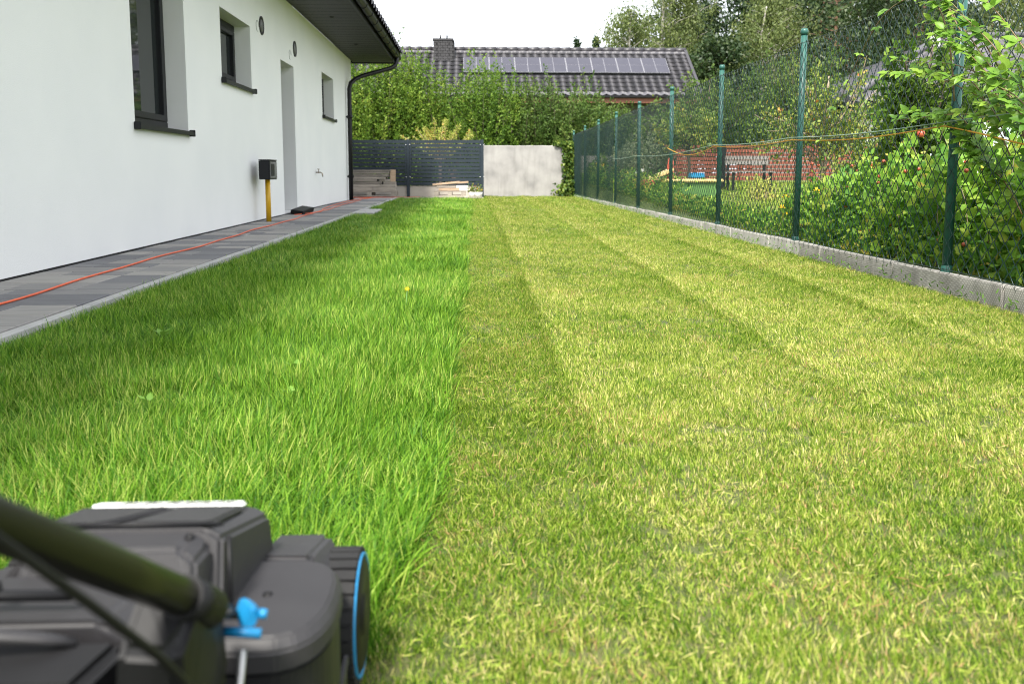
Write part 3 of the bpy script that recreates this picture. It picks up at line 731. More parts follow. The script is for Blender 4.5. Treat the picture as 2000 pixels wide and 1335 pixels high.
b.build('gable', M['hgrey'], fh, fixn=False)
for wx in (5.2, 6.6):
    w_ = MB().box(wx-.5, wx+.5, EY+.955, EY+.968, 1.2, 2.2).build('window', M['black'], fh)
    MB().box(wx-.44, wx+.44, EY+.945, EY+.954, 1.26, 2.14).build('pane', M['glass'], w_)
# solar panels: one part each
s0, s1 = .40*SLn, .73*SLn; pw = (7.28+.38)/8
pf = None
for i in range(8):
    x0 = -.38+i*pw
    if pf is None:
        b = MB(); hw = pw/2-.006
        b.cbox((0,0,0),(hw*2, s1-s0, .035)); pf = b.mesh('solar_panel'); pf.materials.append(M['alu'])
        cs = []
        b = MB(); w2 = (hw*2-.035)/2; h2 = (s1-s0-.04)/2
        for a in (-1,1):
            for c_ in (-1,1):
                b.cbox((a*(w2/2+.006), c_*(h2/2+.008), .0195),(w2,h2,.006))
        pc = b.mesh('cell_field'); pc.materials.append(M['cell'])
    o = link('solar_panel', pf, None, fh); c_ = Vector((x0+pw/2, EY, EZ)) + su*((s0+s1)/2) + sn*.17
    o.location = c_; o.rotation_euler = (math.atan2(su.z, su.y), 0, 0)
    link('cell_field', pc, None, o)
for k in (.25,.75):
    c_ = Vector((0,EY,EZ)) + su*(s0+(s1-s0)*k) + sn*.13
    o = MB().cbox((0,0,0),(8*pw,.05,.08)).build('panel_rail', M['alu'], fh); o.location = (-.38+4*pw, c_.y, c_.z); o.rotation_euler = (math.atan2(su.z, su.y),0,0)
# chimney of dark bricks, brick by brick
ch = MB().box(-1.49,-.79,34.05,34.75,4.6,5.68).build('chimney', M['mortar'], fh)
bk = MB().cbox((0,0,0),(.165,.09,.088)).mesh('brick'); bk.materials.append(M['brick'])
for r_ in range(11):
    for i in range(5):
        x = -1.49+.075+i*.178 - (.089 if r_ % 2 else 0)
        if x > -.76: continue
        o = link('brick', bk, None, ch); o.location = (min(max(x,-1.425),-.855), 34.02, 4.65+r_*.1)
    for i in range(4):
        o = link('brick', bk, None, ch); o.location = (-.765, 34.14+i*.178, 4.65+r_*.1); o.rotation_euler = (0,0,PI/2)
MB().box(-1.53,-.75,33.95,34.8,5.68,5.76).build('chimney_cap', M['brick'], fh, .01)
for x in (-1.25,-1.0): MB().tube([(x,34.3,5.76),(x,34.3,5.92)], .03, 8).build('flue', M['black'], fh)
MB().box(-1.52,-.76,33.9,34.8,4.55,4.86).build('chimney_flashing', M['tile'], fh, .02)

# ------------------------------------------------------------------ neighbour on the right
nh = empty('neighbour_house', (15.5, 30, 0)); nh.location = (0,0,0); tag(nh, 'house with grey hipped roof half hidden behind the apple tree at the right', 'house')
ax, ay, az = 16.4, 31.0, 5.45; e0 = 2.75; hw = 5.6
cs = [(ax-hw, ay-hw), (ax+hw+3, ay-hw), (ax+hw+3, ay+hw), (ax-hw, ay+hw)]
def hip(name, ca, cb, apex_a, apex_b, nr=15, nc=24):
    ca, cb, aa, ab = Vector(ca), Vector(cb), Vector(apex_a), Vector(apex_b); V = []; F = []
    nrm = (cb-ca).cross(aa-ca).normalized()
    C_ = nc*4+1
    for r_ in range(nr):
        for e in (0,1):
            t = (r_+e)/nr; p, q = ca.lerp(aa,t), cb.lerp(ab,t)
            for c_ in range(C_):
                V.append(p.lerp(q, c_/(C_-1)) + nrm*((.05 if e == 0 else .01)+.025*math.cos(2*PI*c_/4)))
    k = len(V)//C_
    for i in range(k-1):
        for c_ in range(C_-1): F += [i*C_+c_, i*C_+c_+1, (i+1)*C_+c_+1, (i+1)*C_+c_]
    o = link(name, np_mesh(name, np.array(V), np.array(F), 4), M['htile'], nh); o['kind'] = 'stuff'
A1, A2 = (ax,ay,az), (ax+3,ay,az)
P4 = [(x,y,e0) for x,y in cs]
hip('roof_tiles', P4[0], P4[1], A1, A2); hip('roof_tiles', P4[3], P4[0], A1, A1); hip('roof_tiles', P4[1], P4[2], A2, A2)
b = MB(); b.add(P4+[A1,A2], [(0,1,5,4),(1,2,5),(2,3,4,5),(3,0,4)]); b.build('roof', M['htile'], nh, fixn=False)
for (p, q) in ((P4[0],A1),(P4[1],A2),(A1,A2)):
    MB().tube([Vector(p)+Vector((0,0,.07)), Vector(q)+Vector((0,0,.09))], .11, 8).build('hip_tiles', M['htile'], nh)
b = MB(); b.box(cs[0][0]+.6, cs[1][0]-.6, cs[0][1]+.6, cs[2][1]-.6, 0, e0-.05); b.build('wall', M['render'], nh)
b = MB(); b.box(cs[0][0], cs[1][0], cs[0][1]-.1, cs[0][1], e0-.12, e0-.0); b.box(cs[0][0]-.1, cs[0][0], cs[0][1], cs[3][1], e0-.12, e0); b.build('gutter', M['gutter'], nh)
MB().box(ax-.75, ax-.5, ay-.9, ay-.65, az-.75, az+.05).build('chimney', M['white'], nh, .02)
for wx in (12.6, 15.2):
    w_ = MB().box(wx-.6, wx+.6, cs[0][1]+.57, cs[0][1]+.595, 1.0, 2.2).build('window', M['black'], nh)
    MB().box(wx-.52, wx+.52, cs[0][1]+.555, cs[0][1]+.568, 1.08, 2.12).build('pane', M['glass'], w_)

# red slat fence
rfz = float(garden_z(24))
rf_ = empty('red_slat_fence', (5, 24, rfz)); tag(rf_, 'red brown slat fence across the back of the neighbour garden', 'fence')
rm = MB().cbox((0,0,0),(2.0,.025,.082)).mesh('slat'); rm.materials.append(M['redslat'])
for p_ in range(5):
    for r_ in range(9):
        o = link('slat', rm, None, rf_); o.location = (1.25+p_*2.02, 0, .12+r_*.108); o.rotation_euler = (0, random.uniform(-.002,.002), 0)
for p_ in range(6): MB().box(.2+p_*2.02, .28+p_*2.02, .02, .1, -.2, 1.05).build('post', M['redslat'], rf_)
rl = empty('red_slat_fence', (10.4, 22.5, rfz)); tag(rl, 'shorter red brown slat fence section right of the garden bushes', 'fence')
for r_ in range(9):
    o = link('slat', rm, None, rl); o.location = (1.0, 0, .12+r_*.108)
for x in (0,2): MB().box(x-.04, x+.04, .02, .1, -.2, 1.05).build('post', M['redslat'], rl)
# low grey board wall by the far house
bw = empty('board_wall', (3.1, 26.5, .4)); tag(bw, 'low grey board wall behind the far end of the chain link fence', 'wall')
for r_ in range(6): MB().box(.0, 3.0, 0, .03, -.35+r_*.2, -.35+r_*.2+.19).build('board', M['greyw'], bw, .004)
for x in (.1,1.5,2.9): MB().box(x-.04,x+.04,.031,.1,-.4,.86).build('post', M['greyw'], bw)
MB().box(1.1,3.05,-.03,.06,.86,.90).build('rail', M['plastY'], bw)
# sandpit
sz = float(garden_z(16))
sp_ = empty('toy_sandpit', (3.95, 16.2, sz)); tag(sp_, 'green plastic toy sandpit with cream rim, ramp and red post', 'sandpit')
hull('basin', [(-.42,-.35,.0),(.42,-.35,.0),(.42,.35,0),(-.42,.35,0),(-.50,-.42,.30),(.50,-.42,.30),(.50,.42,.30),(-.50,.42,.30)], M['plastG'], sp_, .03)
hull('rim', [(-.54,-.46,.30),(.54,-.46,.30),(.54,.46,.30),(-.54,.46,.30),(-.54,-.46,.36),(.54,-.46,.36),(.54,.46,.36),(-.54,.46,.36)], M['plastY'], sp_, .02)
hull('ramp', [(-.80,-.30,.30),(-.34,-.30,.50),(-.34,.1,.50),(-.80,.1,.30),(-.80,-.30,.36),(-.34,-.30,.56),(-.34,.1,.56),(-.80,.1,.36)], M['plastY'], sp_, .01)
MB().lathe((-.36,-.1,.3),'z',[(0,.075),(.30,.06),(.40,.05),(.44,.03),(.45,.001)],14).build('post', M['plastR'], sp_)
hull('ramp_foot', [(-.88,-.33,.22),(-.70,-.33,.26),(-.88,.1,.22),(-.70,.1,.26),(-.88,-.33,.34),(-.70,-.33,.34),(-.88,.1,.34),(-.70,.1,.34)], M['plastR'], sp_, .01)
bt = MB().cbox((.2,.2,.42),(.26,.26,.10)).build('toy_block', M['blue'], sp_, .02)
# bench
bz = float(garden_z(19))
bn = empty('garden_bench', (5.8, 19, bz)); tag(bn, 'grey wooden garden bench in front of the red slat fence', 'bench')
for z in (.62,.72): MB().cbox((.1,.0,z),(.95,.03,.085)).build('back_board', M['greyw'], bn, .004)
for y_ in (-.12,-.26,-.40): MB().cbox((.1,y_,.42),(.95,.12,.03)).build('seat_board', M['greyw'], bn, .004)
for x in (-.3,.5):
    MB().cbox((x,.03,.36),(.05,.04,.80)).build('leg', M['meter'], bn); MB().cbox((x,-.4,.2),(.05,.05,.42)).build('leg', M['meter'], bn)
gp_ = MB().box(-.05,.05,-.05,.05,-.1,1.0).build('garden_post', M['meter'], None, .01); gp_.location = (5.5,19.4,bz); tag(gp_, 'dark slate post standing at the left end of the garden bench', 'post')
# white dome tent
tn = empty('dome_tent', (6.55, 11.3, float(garden_z(11)))); tag(tn, 'pale blue white play tent behind the brambles at the right edge', 'tent')
b = MB(); n = 16; K = 7; vs = []
for k in range(K+1):
    t = k/K; r_ = .78*math.cos(t*PI/2)**.8+.001; z = 1.25*math.sin(t*PI/2)
    for j in range(n): 
        th = 2*PI*j/n; q = 1+.06*math.cos(4*th); vs.append((r_*q*math.cos(th), r_*q*math.sin(th), z))
b.add(vs, [(k*n+j, k*n+(j+1)%n, (k+1)*n+(j+1)%n, (k+1)*n+j) for k in range(K) for j in range(n)], True)
b.build('canopy', M['tent'], tn)
for s in (0,1):
    pts = [(.83*math.cos(PI/4+s*PI/2)*math.cos(t), .83*math.sin(PI/4+s*PI/2)*math.cos(t), 1.27*math.sin(t)) for t in np.linspace(0,PI,15)]
    MB().tube(pts, .012, 6).build('pole', M['plastG'], tn)

# ------------------------------------------------------------------ hedge behind the wall
hd = [(-4.9,28.4,1.7,1.2,4.1,'tall bushy shrub at the left end of the hedge, beside the downpipe'),(-3.0,27.8,1.5,1.2,4.6,'tall green shrub in the hedge below the overhanging eave corner'),
      (-1.75,28.2,1.3,1.2,4.15,'bright green shrub in the hedge below the chimney'),(.3,27.8,1.4,1.2,3.95,'feathery shrub in the hedge left of the solar panels'),
      (1.9,28.3,1.4,1.2,3.5,'darker shrub in the hedge below the solar panels'),(3.4,27.9,1.3,1.1,3.15,'dull green shrub near the right end of the hedge'),(4.6,28.5,1.0,1.0,2.6,'lowest shrub at the right end of the hedge')]
for i, (x,y_,rx,ry,h,lab) in enumerate(hd):
    shrub('hedge_shrub', lab, 'shrub', (x,y_,.15), rx, ry, h*1.10, 400 if i < 3 else 320, 84, .095, .052, M['hedge2' if i > 3 else 'hedge'], 'shrubs of the hedge behind the end wall', spread=.22, wild=.15, nst=60, srad=.014, tshift=.05 if i in (1,2) else -.02)
gd = empty('golden_shrub', (-1.0, 26.4, .2)); tag(gd, 'yellow shrub with drooping arched branches showing above the slat fence', 'shrub')
n = 24; th = rng.random(n)*2*PI; rr = .35+.9*rng.random(n)
bs = np.stack([.1*np.cos(th),.1*np.sin(th),np.full(n,.9)],-1); tp = np.stack([rr*np.cos(th)*1.0,rr*.7*np.sin(th),1.5+.85*(1.1-rr)*rng.random(n)+.15],-1)
P, A, S = shoots(bs, tp, 150, .035, .12, .2); D = A*.5+np.array([0,0,-.2])
cloud('needles', P, D, .09, .022, M['gold'], gd)
sb = MB()
for s in S: sb.tube(s, [.014,.012,.01,.008,.004], 5, cap=False)
sb.build('branches', M['cane'], gd, fixn=False)
MB().tube([(0,0,-.2),(0,0,.95)], .05, 8).build('trunk', M['bark'], gd)
# ivy on the corner of the wall
iv = empty('ivy', (2.6, 24.9, 0)); iv.location = (0,0,0); tag(iv, 'ivy climbing over the right end of the concrete wall', 'ivy')
n = 2600; z = rng.random(n)**.9*1.55; x = 2.74 + np.abs(rng.normal(0,.10,n))*-1*(1+ .9*(z<.45)) + .1*(rng.random(n)-.3); y_ = 24.95 - np.abs(rng.normal(0,.07,n))*(1+2.0*(z<.5))
top = rng.random(n) < .16; z[top] = 1.50+.09*rng.random(top.sum()); x[top] = 2.80-.55*rng.random(top.sum())**1.5; y_[top] = 24.95+.3*rng.random(top.sum())
cloud('leaves', np.stack([x,y_,z],-1), rng.normal(0,1,(n,3))+[0,-.4,-.6], .085, .08, M['ivy'], iv, shape='l')
MB().tube([(2.72,24.94,0),(2.76,24.95,.5),(2.70,24.96,1.0),(2.74,24.96,1.5)], .012, 6).build('vine', M['bark'], iv)
for p in POTS:
    P = rng.normal(0,1,(120,3))*[.05,.05,.05]+[0,0,.2]; cloud('flowers', P, rng.normal(0,1,(120,3))+[0,0,.6], .06, .03, M['autumn'], p)
    del p['fol']

# ------------------------------------------------------------------ trees
def trunk_mesh(h, r, lean=.03, n=7):
    pts = [(random.uniform(-1,1)*lean*h*(k/n)*.5, random.uniform(-1,1)*lean*h*(k/n)*.5, h*k/n) for k in range(n+1)]
    return pts, [r*(1-.85*k/n)+.01 for k in range(n+1)]
def tree(kind, loc, h, rad, label, group):
    nm = {'birch':'birch_tree','pine':'pine_tree','spruce':'spruce_tree','broad':'broadleaf_tree'}[kind]
    root = empty(nm, loc); tag(root, label, 'tree', group)
    pts, rs = trunk_mesh(h*.96, h*.012+.03); b = MB(); b.tube(pts, rs, 8)
    tips = []; P0 = np.array(pts)
    nb = {'birch':54,'pine':40,'spruce':70,'broad':56}[kind]
    lo = {'birch':.22,'pine':.30,'spruce':.08,'broad':.15}[kind]
    for k in range(nb):
        t = lo + (1-lo)*((k+random.random())/nb); zz = t*h*.95
        q = Vector(pts[min(int(t*7), 7)]); q.z = zz; a = random.uniform(0, 2*PI)
        prof = {'birch': math.sin(PI*min(1,(t-lo)/(1-lo)*.85+.13))**.7, 'pine': math.sin(PI*min(1,(t-lo)/(1-lo)*.7+.28))**.8, 'spruce': 1.02-(t-lo)/(1-lo), 'broad': math.sin(PI*min(1,(t-lo)/(1-lo)*.78+.2))**.6}[kind]
        L_ = rad*prof*random.uniform(.65,1.1); rise = {'birch':.55,'pine':.18,'spruce':-.12,'broad':.35}[kind]
        e = q + Vector((math.cos(a)*L_, math.sin(a)*L_, L_*rise*random.uniform(.4,1.3)))
        m_ = q.lerp(e,.5)+Vector((0,0,.10*L_))
        b.tube([q, m_, e], [.028*h/15*prof+.012, .016*h/15*prof+.008, .006], 5, cap=False)
        tips.append((q, m_, e, L_))
    b.build('trunk', M[{'birch':'birch','pine':'pinebark','spruce':'bark','broad':'bark'}[kind]], root, fixn=False)
    Ps = []; As = []
    for (q, m_, e, L_) in tips:
        if kind == 'spruce':
            n = 60; t = rng.random(n); p = np.outer(1-t, q)+np.outer(t, e); p = p + rng.normal(0,1,(n,3))*[.12*L_+.05,.12*L_+.05,.08]; a = rng.normal(0,.5,(n,3))+[0,0,-.5]
            Ps.append(p); As.append(a)
        else:
            for c_ in range({'birch':4,'pine':3,'broad':4}[kind]):
                t = random.uniform(.45,1.08); cpt = np.array(q.lerp(e,t))+rng.normal(0,.16,3)*rad*.5; n = {'birch':44,'pine':60,'broad':60}[kind]
                sd = {'birch':(.34,.34,.60),'pine':(.48,.48,.22),'broad':(.5,.5,.4)}[kind]
                Ps.append(cpt+rng.normal(0,1,(n,3))*np.array(sd)*rad*.26 + np.array([0,0,-.25 if kind=='birch' else 0])); As.append(rng.normal(0,1,(n,3))+[0,0,{'birch':-1.6,'pine':.5,'broad':-.2}[kind]])
    P = np.concatenate(Ps); A = np.concatenate(As); sz_ = {'birch':(.20,.09),'pine':(.30,.10),'spruce':(.28,.11),'broad':(.22,.14)}[kind]
    cl = np.repeat(rng.random(len(P)//20+1), 20)[:len(P)]
    cloud('crown', P, A, sz_[0]*(.7+.6*rng.random(len(P))), sz_[1], M[{'birch':'birchl','pine':'pine','spruce':'pine','broad':'wood_l'}[kind]], root, np.clip(.5*cl+.5*rng.random(len(P)),0,1))
    return root
TG = 'trees of the wood behind the tiled house'
for (k, x, y_, h, r_, lab) in [
    ('birch',10.2,58,11.8,2.3,'thin birch at the left edge of the wood above the tiled roof'),
    ('birch',12.6,60,15.2,2.8,'tall pale birch rising above the right part of the tiled roof'),
    ('birch',14.6,61,14.2,2.4,'birch with bare white limbs right of the roof gable'),
    ('birch',16.9,52,10.8,2.3,'white stemmed birch in front of the dark pines, over the fence'),
    ('birch',18.6,55,13.6,2.4,'drooping olive birch among the pines above the fence posts'),
    ('spruce',7.2,62,10.4,1.2,'leftmost dark spruce tip showing above the tiled roof'),
    ('spruce',8.3,60,10.3,1.3,'second dark spruce just right of the leftmost spruce tip'),
    ('spruce',9.4,64,10.2,1.5,'dark spruce tucked under the thin left birch'),
    ('pine',15.9,66,13.0,2.8,'rounded dark pine in the gap between the two tall birches'),
    ('pine',18.2,68,14.2,3.0,'dark pine behind the white stemmed birch'),
    ('pine',21.0,64,16.5,3.4,'tall pine standing above the second nearest fence post'),
    ('broad',22.2,50,14.0,3.4,'large dark leafy tree above the chain link fence'),
    ('pine',25.2,62,17.5,3.6,'high pine at the top right of the wood'),
    ('broad',27.0,54,16.0,3.6,'dense dark leafy tree behind the hipped roof'),
    ('pine',30.5,60,18.5,3.8,'high pine right of the hipped roof apex'),
    ('birch',31.5,52,14.0,2.8,'pale birch at the right edge over the hipped roof'),
    ('broad',13.9,50,8.2,2.6,'low leafy tree filling the gap right of the tiled gable')]:
    tree(k, (x, y_, 0), h, r_, lab, TG)
# the rest of the wood reads as one mass
Ps = []; As = []; T_ = []
b = MB()
for i in range(46):
    x = 13+i*.95+random.uniform(-1,1); y_ = random.uniform(66,84) + .3*abs(x-20); h = random.uniform(11.5,14.5)+ max(0,min(1,(x-16)/8))*4.5
    b.tube([(x,y_,0),(x+random.uniform(-.4,.4),y_,h*.55),(x+random.uniform(-.6,.6),y_,h*.95)], [.22,.15,.03], 6, cap=False)
    for c_ in range(95):
        t = random.random()**.7; rr_ = 3.0*math.sin(PI*min(1,t*.75+.2)); a = random.uniform(0,2*PI); q = rr_*math.sqrt(random.random())
        ce_ = np.array([x+q*math.cos(a), y_+q*math.sin(a), h*(.12+.86*t)]); n = 24
        Ps.append(ce_+rng.normal(0,1,(n,3))*[.55,.55,.38]); As.append(rng.normal(0,1,(n,3))); T_.append(np.clip(random.random()*.55+.45*rng.random(n),0,1))
fw = cloud('wood', np.concatenate(Ps), np.concatenate(As), .36, .22, M['wood_l'], None, np.concatenate(T_)); tag(fw, 'dark mixed wood filling the background at the upper right', 'wood', kind='stuff')
tr_o = b.build('wood_trunks', M['pinebark'], fw, fixn=False)

# garden trees and shrubs behind the chain link fence
def gtree(name, label, loc, h, rx, m, n, per, L, Wd, trunk_h=.5, shape='d', bark='bark', group=None, spread=.25, tshift=0, flat=.75):
    root = empty(name, loc); tag(root, label, 'tree', group)
    b = MB(); b.tube([(0,0,-.1),(.04,.02,h*trunk_h*.5),(0,.03,h*trunk_h),(0.05,0,h*.8)], [.055*h/3,.05*h/3,.04*h/3,.012], 8)
    bs = []; tp = []
    for i in range(n):
        z0 = h*trunk_h*random.uniform(.7,1.4); th = random.uniform(0,2*PI); r_ = math.sqrt(random.random()); 
        zt = h*trunk_h*.8 + (h-h*trunk_h*.8)*(1-.5*r_*r_)*random.uniform(.25,1.0)
        bs.append((.02,0,min(z0,h*.75))); tp.append((rx*r_*math.cos(th), rx*r_*math.sin(th)*flat, zt))
    P, A, S = shoots(np.array(bs), np.array(tp), per, spread, .2, .3)
    for s in S[:36]: b.tube(s, [.018*h/3,.014*h/3,.010*h/3,.007,.003], 5, cap=False)
    b.build('trunk', M[bark], root, fixn=False)
    cloud('crown', P, A+np.array([0,0,-.25]), L*(.7+.6*rng.random(len(P))), Wd*(.7+.6*rng.random(len(P))), m, root, np.clip(rng.random(len(P))*.5+np.repeat(rng.random(n),per)*.4+.05+tshift,0,1), shape)
    return root
def gz(y): return float(garden_z(y))
gtree('garden_tree','dark bushy tree behind the red slat fence', (7.0,26.5,.4), 3.9, 2.3, M['hedge2'], 170, 50, .11, .07, .25)
gtree('garden_tree','broad dark tree between the red slat fence and the hipped roof', (9.9,26.8,.4), 4.6, 2.5, M['hedge2'], 190, 50, .11, .07, .25, tshift=-.08)
gtree('garden_tree','small tree with reddening leaves left of the red slat fence', (5.1,21.0,gz(21)), 2.2, .85, M['autumn'], 70, 34, .10, .06, .45)
gtree('garden_tree','thin autumn tree with orange fruit behind the second nearest fence post', (4.45,11.2,gz(11.2)), 2.25, 1.0, M['autumn'], 90, 30, .062, .036, .35, shape='l', bark='cane', tshift=.06)
gtree('garden_tree','yellowing tree with orange leaves left of the pale roof', (4.75,10.3,gz(10.3)), 1.30, .75, M['autumn'], 80, 26, .062, .036, .35, shape='l', bark='cane', tshift=0)
ap = gtree('apple_tree','green apple tree with red apples in front of the hipped roof', (4.78,9.3,gz(9.3)), 2.45, .62, M['hedge'], 95, 34, .085, .052, .32, shape='l', tshift=-.05)
am = MB().lathe((0,0,0),'z',[(.030,.004),(.036,.016),(.030,.032),(.012,.039),(-.012,.036),(-.028,.022),(-.030,.004)],14).mesh('apple'); am.materials.append(M['apple'])
for (dx,dy,z) in ((-.33,-.6,1.06),(-.86,-.7,.76),(-.86,-.66,.68),(-.4,-.5,.9)):
    o = link('apple', am, None, ap); o.location = (dx,dy,z-.05)
gtree('garden_tree','leafy green tree above the pale play tent at the right edge', (8.6,13.5,gz(13.5)), 3.1, 1.6, M['hedge'], 120, 36, .09, .05, .3, shape='l')
BG = 'bushes growing along the far side of the chain link fence'
bushes = [
 (3.45,4.7,.50,.55,1.0,'raspberry bush with red fruit nearest the camera at the right edge','rasp',120,20,.085,.066),
 (3.35,5.6,.45,.50,.95,'raspberry bush right behind the nearest fence post','rasp',110,20,.08,.062),
 (3.45,6.5,.50,.55,.98,'raspberry bush between the two nearest fence posts','rasp',120,20,.072,.058),
 (3.40,7.4,.45,.50,.88,'leafy bush just right of the second fence post','rasp',110,20,.066,.052),
 (3.40,8.3,.40,.45,.70,'bush with yellow flowers behind the second fence post','rasp',90,18,.06,.047),
 (4.5,7.3,.8,.7,1.25,'yellowing bush behind the raspberry row','autumn',110,24,.06,.044),
 (4.6,5.9,.8,.7,1.3,'pale green bush further back at the right edge','rasp',120,24,.075,.058),
 (4.0,5.0,.5,.5,1.25,'taller raspberry canes at the right edge','rasp',100,20,.085,.066),
 (3.35,19.2,.45,.7,1.15,'silvery shrub by the far fence posts','grey_l',90,22,.07,.035),
 (4.3,21.8,.75,.7,1.5,'large silvery shrub before the low grey board wall','grey_l',130,26,.08,.04),
 (3.25,22.6,.35,.6,.8,'green bush close to the ivy corner behind the fence','hedge',70,22,.07,.045),
 (5.0,15.3,.30,.3,.55,'small yellow leaved bush in the neighbour lawn','gold',40,16,.05,.03)]
BO = []
for (x,y_,rx,ry,h,lab,mm,n,per,L_,w_) in bushes:
    BO.append(shrub('garden_bush', lab, 'bush', (x,y_,gz(y_)-.02), rx, ry, h, n, per, L_, w_, M[mm], BG, M['cane'], .13, 'l', .15, 30, .006, base=.75, tshift=.08))
# berries on the raspberry bushes
bm_ = MB().lathe((0,0,0),'z',[(.010,.002),(.007,.008),(0,.0105),(-.007,.007),(-.011,.001)],8).mesh('berry'); bm_.materials.append(M['berry'])
for o_, n in ((BO[0],22),(BO[1],16),(BO[2],20),(BO[3],14),(BO[7],12),(BO[4],6)):
    for k in range(n):
        o = link('berry', bm_, None, o_); o.location = (random.uniform(-.40,.05), random.uniform(-.45,.3), random.uniform(.15,.75)); o.scale = (1.4,)*3
fy = MB()
for j in range(6): 
    a = 2*PI*j/6; fy.add([(0,0,0),(.016*math.cos(a-.35),.016*math.sin(a-.35),.006),(.026*math.cos(a),.026*math.sin(a),.002),(.016*math.cos(a+.35),.016*math.sin(a+.35),.006)], [(0,1,2,3)])
ym = fy.mesh('flower'); wm_ = ym.copy(); ym.materials.append(M['petalY']); wm_.materials.append(M['petalW'])
for (o_, mm, spots) in ((BO[4], ym, [(-.38,.25,.32),(-.36,.20,.28),(-.33,.3,.42)]),(BO[3], ym, [(-.33,.42,.50)]),(BO[10], ym, [(-.2,-.9,.5),(-.22,-.8,.55),(-.1,-1.0,.52)]),(BO[8], wm_, [(-.1,-1.6,.42),(-.1,-1.7,.33),(-.05,-1.9,.46),(0,-1.8,.2)])):
    for s in spots:
        o = link('flower', mm, None, o_); o.location = s; o.scale = (1.5,)*3; o.rotation_euler = (R(60), 0, random.uniform(-.6,.6))
# tangle of low weeds along the foot of the fence
n = 5200; y_ = 3.2+21.6*rng.random(n)**.9; x = 2.92+np.abs(rng.normal(0,.16,n)); lowh = .20+.35*((y_>13)&(y_<24))*rng.random(n); z = garden_z(y_)+.02+rng.random(n)*lowh
fwd = cloud('fence_weeds', np.stack([x,y_,z],-1), rng.normal(0,1,(n,3))+[0,0,.8], .075, .03, M['rasp'], None, shape='l'); tag(fwd, 'tangle of weeds growing along the foot of the chain link fence', 'weeds', kind='stuff')
n = 650; y_ = 3.4+21*rng.random(n); x = 2.785-np.abs(rng.normal(0,.05,n)); z = soil_z(y_)+.02+rng.random(n)*.06*(.4+rng.random(n))
fwd = cloud('edge_weeds', np.stack([x,y_,z],-1), rng.normal(0,1,(n,3))+[0,0,1.2], .035, .008, M['weed'], None, shape='l'); tag(fwd, 'low weeds along the lawn side of the concrete edging', 'weeds', kind='stuff')

# ------------------------------------------------------------------ bramble on the fence: every leaf a part
br = empty('bramble', (FX, 5, .1)); br.location = (0,0,0); tag(br, 'bramble climbing the nearest fence post with an arching shoot over the mesh', 'bramble')
def leaflet(b, base, ax, nrm, L_, Wd):
    ax = ax.normalized(); s = ax.cross(nrm).normalized(); nn = s.cross(ax); K = 7; vs = []
    for k in range(K+1):
        t = k/K; w = Wd*.5*(math.sin(PI*t**.75))**.85 * (1+.10*(k % 2))
        c_ = base + ax*L_*t - nn*(L_*.22*t*t)
        vs += [c_ - s*w + nn*w*.35, c_, c_ + s*w + nn*w*.35]
    b.add(vs, [f for k in range(K) for f in ((k*3,k*3+1,k*3+4,k*3+3),(k*3+1,k*3+2,k*3+5,k*3+4))], True)
def bramble_leaf(p, d, nrm, size, trefoil=True):
    b = MB(); p = Vector(p); d = Vector(d).normalized(); nrm = Vector(nrm).normalized()
    pet = p + d*size*.45
    b.tube([p, pet], .0013, 4, cap=False)
    nf0 = len(b.f)
    s = d.cross(nrm).normalized()
    leaflet(b, pet, d, nrm, size, size*.58)
    if trefoil:
        for sg in (-1,1): leaflet(b, pet, d*.25+s*sg*.9, nrm, size*.82, size*.48)
    me = b.mesh('leaf'); a = me.attributes.new('tint','FLOAT','FACE'); tv = random.random()*.8+.1
    a.data.foreach_set('value', [min(1,max(0,tv+random.uniform(-.08,.08))) for _ in range(len(b.f))])
    return link('leaf', me, M['bram'], br)
def cane(pts, r_, n, size, t0=.05, side=1.0):
    # smooth the polyline
    P = [Vector(p) for p in pts]; Q = []
    for i in range(len(P)-1):
        p0, p1, p2, p3 = P[max(i-1,0)], P[i], P[i+1], P[min(i+2,len(P)-1)]
        for k in range(6):
            t = k/6; Q.append(.5*((2*p1)+(p2-p0)*t+(2*p0-5*p1+4*p2-p3)*t*t+(3*p1-p0-3*p2+p3)*t**3))
    Q.append(P[-1]); m_ = len(Q)
    MB().tube(Q, [r_*(1-.7*i/m_) for i in range(m_)], 6).build('stem', M['stem'], br)
    for k in range(n):
        t = t0+(1-t0)*(k+.5)/n; i = min(int(t*(m_-1)), m_-2); p = Q[i]; tg = (Q[i+1]-Q[i]).normalized()
        d = tg*.5 + Vector((-.35*side+random.uniform(-.5,.3), random.uniform(-.8,.8), random.uniform(-.1,.7)))
        bramble_leaf(p, d, Vector((-.35+random.uniform(-.4,.4), -.45+random.uniform(-.4,.4), 1)), size*random.uniform(.7,1.15)*(1-.25*t))
X = FX-.05
cane([(X+.02,5.05,1.1),(X-.03,5.06,1.45),(X-.05,5.2,1.68),(X-.05,5.5,1.765),(X-.05,5.85,1.72),(X-.04,6.2,1.52),(X-.03,6.6,1.18),(X-.02,7.0,.88)], .0055, 11, .075, .12)
cane([(X+.05,4.3,.55),(X+.02,4.45,1.0),(X-.03,4.75,1.35),(X-.06,5.0,1.60),(X-.05,5.12,1.76)], .005, 14, .085)
cane([(X+.05,4.2,.6),(X,4.35,.95),(X-.05,4.6,1.2),(X-.08,4.85,1.38),(X-.1,5.1,1.48)], .005, 14, .085)
cane([(X+.05,4.2,.7),(X-.02,4.3,1.0),(X-.06,4.5,1.13),(X-.10,4.8,1.2),(X-.1,5.15,1.18)], .0045, 12, .08)
cane([(X+.06,4.1,.75),(X,4.25,1.15),(X-.04,4.5,1.45),(X-.06,4.7,1.62)], .0045, 11, .085)
